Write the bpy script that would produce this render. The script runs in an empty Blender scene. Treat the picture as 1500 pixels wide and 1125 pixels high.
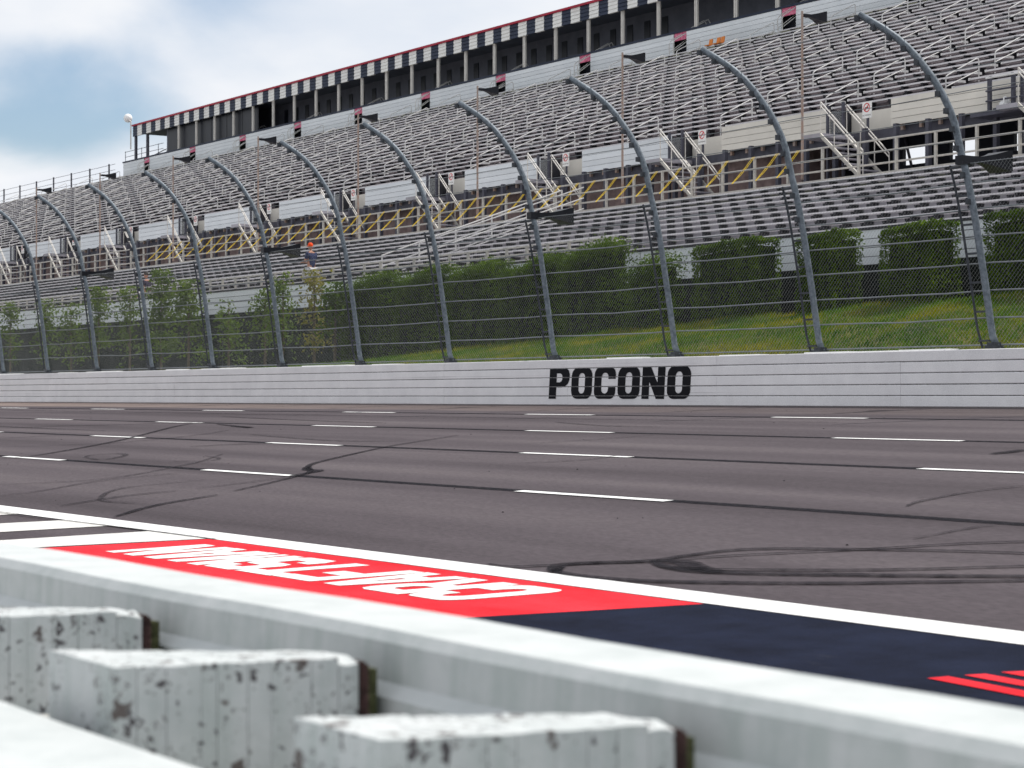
import bpy, bmesh, math, random
import numpy as np
from mathutils import Vector, Matrix

random.seed(7); rng = np.random.default_rng(11)
S = bpy.context.scene
COL = S.collection
HC = 1.45                      # eye height above the pit lane; all heights below are given relative to the eye
# world axes: x runs from the pit wall across the track to the stands, y runs along the track, z is up
R = math.radians

# ------------------------------------------------------------------ camera
TH = math.radians(34.1)
cam = bpy.data.cameras.new('camera'); camo = bpy.data.objects.new('camera', cam); COL.objects.link(camo)
camo.location = (0, 0, HC); camo.rotation_euler = (R(90.37), 0, -TH)
cam.lens = 72; cam.sensor_width = 36; cam.clip_start = .05; cam.clip_end = 6000
cam.dof.use_dof = True; cam.dof.focus_distance = 34; cam.dof.aperture_fstop = 5.0
S.camera = camo

# ------------------------------------------------------------------ sky and sun
SUN_EL, SUN_AZ = 60, 98        # azimuth from +y clockwise: behind the stands, slightly from the right
W = bpy.data.worlds.new('World'); S.world = W; W.use_nodes = True
nt = W.node_tree; N = nt.nodes; L = nt.links; N.clear()
wo = N.new('ShaderNodeOutputWorld'); bg = N.new('ShaderNodeBackground'); bg.inputs[1].default_value = .1
sky = N.new('ShaderNodeTexSky'); sky.sky_type = 'NISHITA'; sky.sun_disc = False
sky.sun_elevation = R(SUN_EL); sky.sun_rotation = R(SUN_AZ); sky.air_density = 1.0; sky.dust_density = 1.2; sky.ozone_density = 2.0
tc = N.new('ShaderNodeTexCoord')
mp = N.new('ShaderNodeMapping'); mp.inputs['Scale'].default_value = (1, 1, 2.2)
L.new(tc.outputs['Generated'], mp.inputs['Vector'])
n1 = N.new('ShaderNodeTexNoise'); n1.inputs['Scale'].default_value = 5.5; n1.inputs['Detail'].default_value = 7; n1.inputs['Roughness'].default_value = .5
n1.inputs['Distortion'].default_value = .25
L.new(mp.outputs[0], n1.inputs['Vector'])
def wmath(op, a=None, b=None):
    m = N.new('ShaderNodeMath'); m.operation = op
    for i, v in enumerate((a, b)):
        if v is None: continue
        if isinstance(v, (int, float)): m.inputs[i].default_value = v
        else: L.new(v, m.inputs[i])
    return m.outputs[0]
def hole(dirv, rad, depth):     # a gap in the cloud deck with a ragged rim
    d = N.new('ShaderNodeVectorMath'); d.operation = 'DISTANCE'
    L.new(mp.outputs[0], d.inputs[0]); d.inputs[1].default_value = (dirv[0], dirv[1], dirv[2] * 2.2)
    r = N.new('ShaderNodeMapRange'); r.interpolation_type = 'SMOOTHSTEP'
    r.inputs['From Min'].default_value = rad * .15; r.inputs['From Max'].default_value = rad
    r.inputs['To Min'].default_value = depth; r.inputs['To Max'].default_value = 0
    L.new(d.outputs['Value'], r.inputs['Value']); return r.outputs[0]
cover = wmath('ADD', n1.outputs['Fac'], .27)
for dv, rr, dp in (((.337, .932, .146), .11, .46), ((.392, .911, .122), .07, .2), ((.42, .885, .205), .10, .16), ((.300, .930, .208), .07, .22), ((.80, .55, .25), .30, .2), ((-.6, .7, .35), .35, .3), ((.2, -.9, .4), .4, .3), ((-.8, -.3, .5), .3, .3)):
    cover = wmath('SUBTRACT', cover, hole(dv, rr, dp))
rp = N.new('ShaderNodeMapRange'); rp.interpolation_type = 'SMOOTHSTEP'
rp.inputs['From Min'].default_value = .30; rp.inputs['From Max'].default_value = .66
L.new(cover, rp.inputs['Value'])
cr = N.new('ShaderNodeMixRGB'); cr.inputs[1].default_value = (6.1, 6.5, 7.15, 1); cr.inputs[2].default_value = (7.4, 7.5, 7.7, 1)
n2 = N.new('ShaderNodeTexNoise'); n2.inputs['Scale'].default_value = 9; n2.inputs['Detail'].default_value = 5
L.new(mp.outputs[0], n2.inputs['Vector'])
r2 = N.new('ShaderNodeMapRange'); r2.inputs['From Min'].default_value = .36; r2.inputs['From Max'].default_value = .64
L.new(n2.outputs['Fac'], r2.inputs['Value']); L.new(r2.outputs[0], cr.inputs[0])
mx = N.new('ShaderNodeMixRGB'); L.new(rp.outputs[0], mx.inputs[0]); L.new(sky.outputs[0], mx.inputs[1]); L.new(cr.outputs[0], mx.inputs[2])
L.new(mx.outputs[0], bg.inputs[0]); L.new(bg.outputs[0], wo.inputs[0])

sl = bpy.data.lights.new('sun', 'SUN'); sl.energy = 3.6; sl.angle = R(.7); sl.color = (1, .96, .9)
so = bpy.data.objects.new('sun', sl); COL.objects.link(so)
sd = Vector((math.sin(R(SUN_AZ)) * math.cos(R(SUN_EL)), math.cos(R(SUN_AZ)) * math.cos(R(SUN_EL)), math.sin(R(SUN_EL))))
so.rotation_euler = sd.to_track_quat('Z', 'Y').to_euler(); so.location = (30, 0, 40)

S.view_settings.view_transform = 'Standard'; S.view_settings.look = 'None'
S.view_settings.exposure = 0.36; S.view_settings.gamma = 1
S.cycles.max_bounces = 6; S.cycles.transparent_max_bounces = 8

# ------------------------------------------------------------------ materials
def ramp(nt, src, stops):
    r = nt.nodes.new('ShaderNodeValToRGB'); e = r.color_ramp.elements
    while len(e) < len(stops): e.new(.5)
    for i, (p, cc) in enumerate(stops): e[i].position = p; e[i].color = (*cc, 1)
    nt.links.new(src, r.inputs[0]); return r.outputs[0]
def mat(name, c, rough=.6, var=.12, scale=3.0, metal=0.0, bump=0.0, bscale=60, c2=None, stretch=None, spec=.16, transl=0, objvar=0, scuff=None, scuffc=(.16, .15, .16)):
    m = bpy.data.materials.new(name); m.use_nodes = True; t = m.node_tree; b = t.nodes['Principled BSDF']
    g = t.nodes.new('ShaderNodeNewGeometry'); src = g.outputs['Position']
    if stretch:
        k = t.nodes.new('ShaderNodeMapping'); k.inputs['Scale'].default_value = stretch; t.links.new(src, k.inputs['Vector']); src = k.outputs[0]
    n = t.nodes.new('ShaderNodeTexNoise'); n.inputs['Scale'].default_value = scale; n.inputs['Detail'].default_value = 6; n.inputs['Roughness'].default_value = .65
    t.links.new(src, n.inputs['Vector'])
    a = tuple(max(0, x * (1 - var)) for x in c); d = c2 if c2 else tuple(min(1, x * (1 + var)) for x in c)
    t.links.new(ramp(t, n.outputs['Fac'], [(.32, a), (.68, d)]), b.inputs['Base Color'])
    if scuff:                                # long rubbed streaks, thresholded noise drawn out along the track
        k3 = t.nodes.new('ShaderNodeMapping'); k3.inputs['Scale'].default_value = scuff; t.links.new(g.outputs['Position'], k3.inputs['Vector'])
        n3 = t.nodes.new('ShaderNodeTexNoise'); n3.inputs['Scale'].default_value = 2.2; n3.inputs['Detail'].default_value = 7; n3.inputs['Roughness'].default_value = .7; t.links.new(k3.outputs[0], n3.inputs['Vector'])
        m3 = t.nodes.new('ShaderNodeMapRange'); m3.inputs['From Min'].default_value = .60; m3.inputs['From Max'].default_value = .80; m3.inputs['To Max'].default_value = .75; t.links.new(n3.outputs['Fac'], m3.inputs['Value'])
        f3 = t.nodes.new('ShaderNodeTexNoise'); f3.inputs['Scale'].default_value = 70; f3.inputs['Detail'].default_value = 2; t.links.new(g.outputs['Position'], f3.inputs['Vector'])
        f4 = t.nodes.new('ShaderNodeMapRange'); f4.inputs['From Min'].default_value = .3; f4.inputs['From Max'].default_value = .7; f4.inputs['To Min'].default_value = .86; f4.inputs['To Max'].default_value = 1.1; t.links.new(f3.outputs['Fac'], f4.inputs['Value'])
        x3 = t.nodes.new('ShaderNodeMixRGB'); x3.inputs[2].default_value = (*scuffc, 1); t.links.new(m3.outputs[0], x3.inputs[0]); t.links.new(b.inputs['Base Color'].links[0].from_socket, x3.inputs[1])
        x4 = t.nodes.new('ShaderNodeMixRGB'); x4.blend_type = 'MULTIPLY'; x4.inputs[0].default_value = 1; t.links.new(x3.outputs[0], x4.inputs[1]); t.links.new(f4.outputs[0], x4.inputs[2])
        t.links.new(x4.outputs[0], b.inputs['Base Color'])
    if objvar:                               # pieces differ a little from one another
        oi = t.nodes.new('ShaderNodeObjectInfo'); mr = t.nodes.new('ShaderNodeMapRange'); mr.inputs['To Min'].default_value = 1 - objvar; mr.inputs['To Max'].default_value = 1
        t.links.new(oi.outputs['Random'], mr.inputs['Value']); hv = t.nodes.new('ShaderNodeHueSaturation'); t.links.new(mr.outputs[0], hv.inputs['Value'])
        t.links.new(b.inputs['Base Color'].links[0].from_socket, hv.inputs['Color']); t.links.new(hv.outputs[0], b.inputs['Base Color'])
    b.inputs['Roughness'].default_value = rough; b.inputs['Metallic'].default_value = metal
    b.inputs['Specular IOR Level'].default_value = spec
    if bump:
        n2 = t.nodes.new('ShaderNodeTexNoise'); n2.inputs['Scale'].default_value = bscale; n2.inputs['Detail'].default_value = 4
        t.links.new(g.outputs['Position'], n2.inputs['Vector'])
        bu = t.nodes.new('ShaderNodeBump'); bu.inputs['Strength'].default_value = bump; bu.inputs['Distance'].default_value = .02
        t.links.new(n2.outputs['Fac'], bu.inputs['Height']); t.links.new(bu.outputs[0], b.inputs['Normal'])
    if transl:
        tr = t.nodes.new('ShaderNodeBsdfTranslucent'); ms = t.nodes.new('ShaderNodeMixShader'); ms.inputs[0].default_value = transl
        rc = t.nodes.new('ShaderNodeMixRGB'); rc.blend_type = 'MULTIPLY'; rc.inputs[0].default_value = 1; rc.inputs[2].default_value = (1.6, 1.5, .5, 1)
        lk = b.inputs['Base Color'].links[0].from_socket
        t.links.new(lk, rc.inputs[1]); t.links.new(rc.outputs[0], tr.inputs[0])
        t.links.new(b.outputs[0], ms.inputs[1]); t.links.new(tr.outputs[0], ms.inputs[2])
        t.links.new(ms.outputs[0], t.nodes['Material Output'].inputs[0])
    return m

M = {}
def asphalt():
    m = bpy.data.materials.new('asphalt'); m.use_nodes = True; t = m.node_tree; b = t.nodes['Principled BSDF']; NN = t.nodes.new; LL = t.links.new
    g = NN('ShaderNodeNewGeometry')
    k = NN('ShaderNodeMapping'); k.inputs['Scale'].default_value = (.55, .035, 1); LL(g.outputs['Position'], k.inputs[0])
    a = NN('ShaderNodeTexNoise'); a.inputs['Scale'].default_value = 1.6; a.inputs['Detail'].default_value = 5; LL(k.outputs[0], a.inputs['Vector'])
    c1 = ramp(t, a.outputs['Fac'], [(.3, (.047, .039, .044)), (.5, (.070, .059, .066)), (.72, (.098, .084, .090))])
    k2 = NN('ShaderNodeMapping'); k2.inputs['Scale'].default_value = (1, .25, 1); LL(g.outputs['Position'], k2.inputs[0])
    f = NN('ShaderNodeTexNoise'); f.inputs['Scale'].default_value = 45; f.inputs['Detail'].default_value = 3; LL(k2.outputs[0], f.inputs['Vector'])
    c2 = ramp(t, f.outputs['Fac'], [(.3, (.78, .78, .78)), (.7, (1.22, 1.21, 1.21))])
    mu = NN('ShaderNodeMixRGB'); mu.blend_type = 'MULTIPLY'; mu.inputs[0].default_value = 1; LL(c1, mu.inputs[1]); LL(c2, mu.inputs[2])
    sx = NN('ShaderNodeSeparateXYZ'); LL(g.outputs['Position'], sx.inputs[0])
    wob = NN('ShaderNodeTexNoise'); wob.inputs['Scale'].default_value = .35; LL(g.outputs['Position'], wob.inputs['Vector'])
    ad = NN('ShaderNodeMath'); ad.operation = 'MULTIPLY_ADD'; ad.inputs[1].default_value = 1.0; LL(wob.outputs['Fac'], ad.inputs[0]); LL(sx.outputs[0], ad.inputs[2])
    mr = NN('ShaderNodeMapRange'); mr.inputs['From Min'].default_value = 24.9; mr.inputs['From Max'].default_value = 25.5; LL(ad.outputs[0], mr.inputs[0])
    mr2 = NN('ShaderNodeMapRange'); mr2.inputs['From Min'].default_value = 30; mr2.inputs['From Max'].default_value = 75; mr2.inputs['To Min'].default_value = .15; mr2.inputs['To Max'].default_value = .9; LL(sx.outputs[1], mr2.inputs[0])
    pr = NN('ShaderNodeMath'); pr.operation = 'MULTIPLY'; LL(mr.outputs[0], pr.inputs[0]); LL(mr2.outputs[0], pr.inputs[1])
    m3 = NN('ShaderNodeMixRGB'); m3.inputs[2].default_value = (.235, .185, .165, 1); LL(pr.outputs[0], m3.inputs[0]); LL(mu.outputs[0], m3.inputs[1])
    LL(m3.outputs[0], b.inputs['Base Color']); b.inputs['Roughness'].default_value = .82; b.inputs['Specular IOR Level'].default_value = .08
    bn = NN('ShaderNodeTexNoise'); bn.inputs['Scale'].default_value = 120; LL(g.outputs['Position'], bn.inputs['Vector'])
    bu = NN('ShaderNodeBump'); bu.inputs['Strength'].default_value = .35; bu.inputs['Distance'].default_value = .01; LL(bn.outputs['Fac'], bu.inputs['Height']); LL(bu.outputs[0], b.inputs['Normal'])
    return m
M['asphalt'] = asphalt()
M['paint_white'] = mat('road_paint_white', (.68, .68, .67), .7, .1, 6, c2=(.76, .76, .76), bump=.2, scuff=(1.2, .25, 1), scuffc=(.30, .29, .29))
M['paint_worn'] = mat('road_paint_worn', (.58, .57, .55), .65, .14, 9, bump=.25)
M['paint_red'] = mat('road_paint_red', (.62, .006, .016), .75, .2, 1.6, bump=.2, stretch=(1, .4, 1), c2=(.74, .028, .042), spec=.08, scuff=(1.5, .5, 1), scuffc=(.22, .01, .016))
M['paint_navy'] = mat('road_paint_navy', (.0055, .008, .020), .85, .3, 2.0, bump=.2, c2=(.010, .014, .032), spec=.05, scuff=(2.2, .5, 1), scuffc=(.032, .034, .045))
M['rubber'] = mat('tyre_rubber_mark', (.007, .007, .011), .85, .4, 8, c2=(.018, .016, .021), spec=.05)
def rubbery(m, lo, hi):                    # rubber laid down unevenly: the tarmac shows through
    t = m.node_tree; g = t.nodes.new('ShaderNodeNewGeometry'); n = t.nodes.new('ShaderNodeTexNoise'); n.inputs['Scale'].default_value = 9; n.inputs['Detail'].default_value = 8; n.inputs['Roughness'].default_value = .8
    t.links.new(g.outputs['Position'], n.inputs['Vector']); r_ = t.nodes.new('ShaderNodeMapRange'); r_.inputs['From Min'].default_value = .35; r_.inputs['From Max'].default_value = .65
    r_.inputs['To Min'].default_value = lo; r_.inputs['To Max'].default_value = hi; t.links.new(n.outputs['Fac'], r_.inputs['Value'])
    tr = t.nodes.new('ShaderNodeBsdfTransparent'); ms = t.nodes.new('ShaderNodeMixShader'); t.links.new(r_.outputs[0], ms.inputs[0]); t.links.new(tr.outputs[0], ms.inputs[1])
    t.links.new(t.nodes['Principled BSDF'].outputs[0], ms.inputs[2]); t.links.new(ms.outputs[0], t.nodes['Material Output'].inputs[0])
rubbery(M['rubber'], .35, 1.0)
M['rubber_faint'] = mat('tyre_rubber_faint', (.030, .026, .033), .85, .3, 8, c2=(.046, .040, .046), spec=.08)
rubbery(M['rubber_faint'], .1, .95)
M['seam'] = mat('tar_seam', (.010, .010, .014), .85, .3, 10, spec=.05); rubbery(M['seam'], .45, 1.0)
M['barrier'] = mat('barrier_paint', (.79, .775, .79), .42, .05, 1.5, bump=.06, bscale=30, c2=(.85, .835, .845), objvar=.06, scuff=(.9, .035, 5.0))
M['barrier_dark'] = mat('barrier_gap', (.05, .05, .055), .8, .5, 5, c2=(.32, .32, .33), stretch=(1, 6, 1))
M['foam'] = mat('foam_block', (.82, .82, .80), .7, .08, 4)
M['black_paint'] = mat('black_paint', (.006, .006, .009), .6, .3, 5, spec=.1)
M['galv'] = mat('galvanised_steel', (.115, .140, .165), .55, .25, 14, metal=.2, c2=(.20, .23, .265), bump=.08)
M['galv_dark'] = mat('weathered_steel', (.055, .06, .07), .5, .3, 10, metal=.2)
M['cable'] = mat('steel_cable', (.17, .185, .20), .5, .2, 10, metal=.2)
M['wire'] = mat('chain_link_wire', (.36, .375, .38), .5, .2, 10, metal=.2)
M['conc'] = mat('concrete', (.36, .36, .35), .8, .15, 2, bump=.2)
def foreground_paint(name, wall):
    m = bpy.data.materials.new(name); m.use_nodes = True; t = m.node_tree; b = t.nodes['Principled BSDF']; NN = t.nodes.new; LL = t.links.new
    g = NN('ShaderNodeNewGeometry'); P = g.outputs['Position']
    n = NN('ShaderNodeTexNoise'); n.inputs['Scale'].default_value = 5; n.inputs['Detail'].default_value = 8; n.inputs['Roughness'].default_value = .7; LL(P, n.inputs['Vector'])
    base = ramp(t, n.outputs['Fac'], [(.3, (.37, .40, .40)), (.5, (.445, .47, .47)), (.7, (.50, .515, .52))])
    k = NN('ShaderNodeMapping'); k.inputs['Scale'].default_value = (14, 14, .8); LL(P, k.inputs[0])      # rain streaks
    s = NN('ShaderNodeTexNoise'); s.inputs['Scale'].default_value = 1.3; s.inputs['Detail'].default_value = 4; LL(k.outputs[0], s.inputs['Vector'])
    sc = ramp(t, s.outputs['Fac'], [(.36, (.80, .84, .82)), (.56, (1, 1, 1))])
    mu = NN('ShaderNodeMixRGB'); mu.blend_type = 'MULTIPLY'; mu.inputs[0].default_value = .8; LL(base, mu.inputs[1]); LL(sc, mu.inputs[2])
    sn = NN('ShaderNodeSeparateXYZ'); LL(g.outputs['Normal'], sn.inputs[0])
    up_ = NN('ShaderNodeMapRange'); up_.inputs['From Min'].default_value = .3; up_.inputs['From Max'].default_value = .8; up_.inputs['To Min'].default_value = .7; up_.inputs['To Max'].default_value = 0   # rain streaks run down upright faces only
    LL(sn.outputs[2], up_.inputs[0]); LL(up_.outputs[0], mu.inputs[0])
    out = mu.outputs[0]
    if not wall:                                                                                     # chipped knots and bare wood
        for scale, thr, colr in ((11, .155, (.09, .075, .07)), (24, .168, (.06, .055, .06)), (52, .165, (.16, .16, .16))):
            dn = NN('ShaderNodeTexNoise'); dn.inputs['Scale'].default_value = 35; dn.inputs['Detail'].default_value = 4; LL(P, dn.inputs['Vector'])
            dv_ = NN('ShaderNodeVectorMath'); dv_.operation = 'MULTIPLY_ADD'; dv_.inputs[1].default_value = (.05, .05, .09); LL(dn.outputs['Color'], dv_.inputs[0]); LL(P, dv_.inputs[2])
            v = NN('ShaderNodeTexVoronoi'); v.inputs['Scale'].default_value = scale; LL(dv_.outputs[0], v.inputs['Vector'])
            w = NN('ShaderNodeTexNoise'); w.inputs['Scale'].default_value = 6; LL(P, w.inputs['Vector'])
            q = NN('ShaderNodeMath'); q.operation = 'MULTIPLY'; LL(w.outputs['Fac'], q.inputs[0]); q.inputs[1].default_value = thr * 3.1
            th = NN('ShaderNodeMath'); th.operation = 'SUBTRACT'; LL(q.outputs[0], th.inputs[0]); LL(v.outputs['Distance'], th.inputs[1])
            r = NN('ShaderNodeMapRange'); r.inputs['From Min'].default_value = 0; r.inputs['From Max'].default_value = .05
            sub = NN('ShaderNodeMath'); sub.operation = 'SUBTRACT'; LL(th.outputs[0], sub.inputs[0]); sub.inputs[1].default_value = .02
            LL(sub.outputs[0], r.inputs[0])
            mm = NN('ShaderNodeMixRGB'); mm.inputs[2].default_value = (*colr, 1); LL(r.outputs[0], mm.inputs[0]); LL(out, mm.inputs[1]); out = mm.outputs[0]
    LL(out, b.inputs['Base Color']); b.inputs['Roughness'].default_value = .6
    bn = NN('ShaderNodeTexNoise'); bn.inputs['Scale'].default_value = 22; bn.inputs['Detail'].default_value = 6; LL(P, bn.inputs['Vector'])
    bu = NN('ShaderNodeBump'); bu.inputs['Strength'].default_value = .22 if not wall else .12; bu.inputs['Distance'].default_value = .02
    LL(bn.outputs['Fac'], bu.inputs['Height']); LL(bu.outputs[0], b.inputs['Normal'])
    return m
M['pit_paint'] = foreground_paint('pit_wall_paint', True)
M['block_paint'] = foreground_paint('chipped_block_paint', False)
M['rust'] = mat('rusted_steel', (.022, .013, .012), .85, .5, 18, c2=(.075, .042, .040), bump=.4)
M['moss'] = mat('mossy_board', (.05, .055, .025), .9, .4, 20, bump=.4)
M['alu'] = mat('aluminium_plank', (.66, .64, .655), .42, .10, 2, metal=.1, objvar=.14)
M['alu_end'] = mat('plank_end_cap', (.68, .67, .66), .5, .1, 3)
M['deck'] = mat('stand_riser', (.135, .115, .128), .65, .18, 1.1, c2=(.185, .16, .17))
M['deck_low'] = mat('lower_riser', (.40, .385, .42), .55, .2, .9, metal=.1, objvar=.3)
M['bracket'] = mat('seat_bracket', (.03, .03, .036), .6, .3, 4)
M['rail'] = mat('white_tube_rail', (.62, .61, .60), .45, .1, 3, objvar=.15)
M['stair_rail'] = mat('stair_rail_paint', (.62, .59, .55), .45, .15, 6)
M['grey_rail'] = mat('walkway_rail', (.40, .39, .37), .5, .15, 5, c2=(.50, .47, .42))
M['dark_post'] = mat('dark_steel_post', (.07, .07, .09), .5, .2, 4)
M['siding'] = mat('white_siding', (.70, .735, .77), .5, .05, .5, c2=(.76, .785, .81), objvar=.10)
M['siding_warm'] = mat('cream_siding', (.66, .63, .57), .55, .07, .6, c2=(.74, .70, .63), objvar=.10)
M['brown'] = mat('concourse_cladding', (.21, .15, .145), .75, .3, 1.5, c2=(.34, .255, .24), bump=.2, bscale=8)
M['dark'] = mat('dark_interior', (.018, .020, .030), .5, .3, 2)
M['suite_wall'] = mat('suite_wall', (.085, .09, .115), .5, .2, 1.2)
M['glass'] = mat('dark_glass', (.008, .010, .016), .35, .2, 2, spec=.2)
M['ceiling'] = mat('suite_ceiling', (.07, .08, .10), .7, .2, 1)
M['awn_white'] = mat('awning_white', (.74, .735, .71), .55, .05, 1.2, objvar=.08)
M['awn_navy'] = mat('awning_navy', (.020, .028, .052), .5, .2, 1.2)
M['red_trim'] = mat('red_trim', (.32, .012, .035), .45, .15, 2)
M['pink'] = mat('pink_banner', (.62, .05, .17), .6, .3, 6, c2=(.75, .25, .36))
M['post_white'] = mat('suite_post', (.55, .53, .50), .5, .12, 2)
M['yellow'] = mat('yellow_rope', (.72, .50, .04), .6, .2, 20)
M['horn'] = mat('black_horn', (.014, .015, .020), .35, .3, 6)
M['white_plastic'] = mat('white_plastic', (.80, .80, .80), .4, .04, 4)
M['rust_pole'] = mat('rusty_pole', (.42, .38, .36), .6, .2, 6, c2=(.34, .21, .15))
M['soil'] = mat('grass_soil', (.025, .045, .006), .95, .35, .9, c2=(.09, .085, .012), bump=.6, bscale=14)
M['ground'] = mat('infield_ground', (.09, .10, .05), .95, .25, .05)
M['pit_lane'] = mat('pit_lane_concrete', (.30, .30, .29), .85, .15, .4, bump=.2)
M['leaf'] = mat('hedge_leaf', (.020, .052, .004), .7, .35, 1.8, c2=(.085, .150, .006), transl=.55, spec=.12)
M['leaf2'] = mat('tree_leaf', (.050, .105, .016), .6, .35, 2.2, c2=(.115, .175, .028), transl=.4)
M['leaf3'] = mat('yellowish_leaf', (.13, .15, .03), .5, .35, 2.2, c2=(.24, .22, .06), transl=.4)
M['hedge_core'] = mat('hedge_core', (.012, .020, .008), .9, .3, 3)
M['bark'] = mat('bark', (.11, .085, .06), .9, .3, 12, bump=.4)
M['shade_black'] = mat('underside_shade_black', (.010, .014, .012), .85, .4, 2)  # near-black colour painted in for the shade under the open stand
M['skin'] = mat('skin', (.42, .21, .14), .5, .1, 10)
M['orange'] = mat('orange_cap', (.85, .08, .015), .6, .1, 10)
M['navy_cloth'] = mat('navy_cloth', (.022, .032, .085), .8, .2, 12)
M['dark_cloth'] = mat('dark_cloth', (.035, .028, .05), .8, .2, 12)
M['pale_cloth'] = mat('pale_cloth', (.55, .55, .57), .8, .1, 12)
M['hair'] = mat('dark_hair', (.03, .022, .018), .7, .2, 12)
M['sign_white'] = mat('sign_white', (.80, .79, .77), .5, .05, 6)
M['sign_yellow'] = mat('sign_yellow', (.72, .62, .32), .5, .1, 6)
M['sign_red'] = mat('sign_red', (.62, .02, .03), .5, .1, 6)
M['sign_black'] = mat('sign_black', (.02, .02, .02), .5, .1, 6)
M['orange_plastic'] = mat('orange_plastic', (.62, .20, .04), .5, .1, 10)
def grass_mat():
    m = mat('grass_blade', (.07, .11, .012), .7, .3, .55, transl=.35); t = m.node_tree
    r = [n for n in t.nodes if n.type == 'VALTORGB'][0].color_ramp
    r.elements[0].position = .34; r.elements[0].color = (.022, .072, .004, 1); r.elements[1].position = .62; r.elements[1].color = (.21, .20, .007, 1)
    e = r.elements.new(.48); e.color = (.062, .135, .005, 1)
    return m
M['grass'] = grass_mat()

# ------------------------------------------------------------------ mesh helpers
class MB:
    def __init__(s): s.v = []; s.f = []
    def quad(s, pts):
        i = len(s.v); s.v += [tuple(p) for p in pts]; s.f.append(tuple(range(i, i + len(pts)))); return s
    def box(s, x0, x1, y0, y1, z0, z1):
        i = len(s.v)
        s.v += [(x0,y0,z0),(x1,y0,z0),(x1,y1,z0),(x0,y1,z0),(x0,y0,z1),(x1,y0,z1),(x1,y1,z1),(x0,y1,z1)]
        s.f += [tuple(i + k for k in q) for q in ((0,3,2,1),(4,5,6,7),(0,1,5,4),(1,2,6,5),(2,3,7,6),(3,0,4,7))]; return s
    def hexa(s, b, t):                       # four bottom corners, four top corners
        i = len(s.v); s.v += [tuple(p) for p in b] + [tuple(p) for p in t]
        s.f += [tuple(i + k for k in q) for q in ((0,3,2,1),(4,5,6,7),(0,1,5,4),(1,2,6,5),(2,3,7,6),(3,0,4,7))]; return s
    def tube(s, pts, r, n=6, cap=True):
        pts = [Vector(p) for p in pts]; rr = r if isinstance(r, (list, tuple)) else [r] * len(pts)
        i0 = len(s.v); up = None
        for k, p in enumerate(pts):
            d = (pts[min(k + 1, len(pts) - 1)] - pts[max(k - 1, 0)]).normalized()
            if up is None: up = Vector((0, 0, 1)) if abs(d.z) < .9 else Vector((1, 0, 0))
            a = d.cross(up).normalized(); b = a.cross(d).normalized(); up = b
            for j in range(n):
                an = 2 * math.pi * j / n; s.v.append(tuple(p + (a * math.cos(an) + b * math.sin(an)) * rr[k]))
        for k in range(len(pts) - 1):
            for j in range(n):
                a = i0 + k * n + j; b = i0 + k * n + (j + 1) % n; s.f.append((a, b, b + n, a + n))
        if cap: s.f.append(tuple(i0 + j for j in range(n))[::-1]); s.f.append(tuple(i0 + (len(pts) - 1) * n + j for j in range(n)))
        return s
    def lathe(s, prof, c, n=12, axis='z'):
        i0 = len(s.v)
        for r, h in prof:
            for j in range(n):
                an = 2 * math.pi * j / n; a, b = r * math.cos(an), r * math.sin(an)
                s.v.append((c[0] + a, c[1] + b, c[2] + h) if axis == 'z' else (c[0] + h, c[1] + a, c[2] + b))
        for k in range(len(prof) - 1):
            for j in range(n):
                a = i0 + k * n + j; b = i0 + k * n + (j + 1) % n; s.f.append((a, b, b + n, a + n))
        s.f.append(tuple(i0 + j for j in range(n))[::-1]); s.f.append(tuple(i0 + (len(prof) - 1) * n + j for j in range(n)))
        return s
    def mesh(s, name, m, smooth=False):
        me = bpy.data.meshes.new(name); me.from_pydata(s.v, [], s.f); me.materials.append(m)
        if smooth: me.polygons.foreach_set('use_smooth', [True] * len(me.polygons))
        me.update(); return me
def link(name, me, parent=None, loc=(0, 0, 0), rotz=0.0):
    o = bpy.data.objects.new(name, me); COL.objects.link(o); o.location = loc
    if rotz: o.rotation_euler = (0, 0, rotz)
    if parent is not None:
        o.parent = parent; w = Vector(parent.location); p = parent.parent
        while p is not None: w += Vector(p.location); p = p.parent
        o.matrix_parent_inverse = Matrix.Translation(-(w if parent.parent is None else parent.location + 0 * w))
        if parent.parent is not None: o.matrix_parent_inverse = Matrix.Identity(4); o.location = Vector(loc) - _world(parent)
    return o
def _world(o):
    w = Vector(o.location)
    if o.parent is not None: w = o.matrix_parent_inverse @ w; w = w + _world(o.parent)
    return w
def part(name, mb, m, parent, loc=(0, 0, 0), smooth=False, kind=None, label=None):
    me = mb if isinstance(mb, bpy.types.Mesh) else mb.mesh(name, m, smooth)
    o = link(name, me, parent, loc)
    if kind: o['kind'] = kind
    if label: o['label'] = label
    return o
def tag(o, label, cat, group=None):
    o['label'] = label; o['category'] = cat
    if group: o['group'] = group
    return o
def thing(name, loc, label, cat, group=None):
    o = bpy.data.objects.new(name, None); COL.objects.link(o); o.location = loc; o.empty_display_size = .2
    return tag(o, label, cat, group)
def structure(name, mb, m):
    o = link(name, mb.mesh(name, m)); o['kind'] = 'structure'; return o
def copy_thing(src, dloc, label, group=None):            # a thing with its parts and their sub-parts, sharing mesh data
    r = src.copy(); COL.objects.link(r); r.location = Vector(src.location) + Vector(dloc); r['label'] = label
    if group: r['group'] = group
    for ch in [o for o in src.children]:
        c = ch.copy(); COL.objects.link(c); c.parent = r; c.matrix_parent_inverse = ch.matrix_parent_inverse.copy()
        for g in ch.children:
            d = g.copy(); COL.objects.link(d); d.parent = c; d.matrix_parent_inverse = g.matrix_parent_inverse.copy()
    return r
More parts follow.
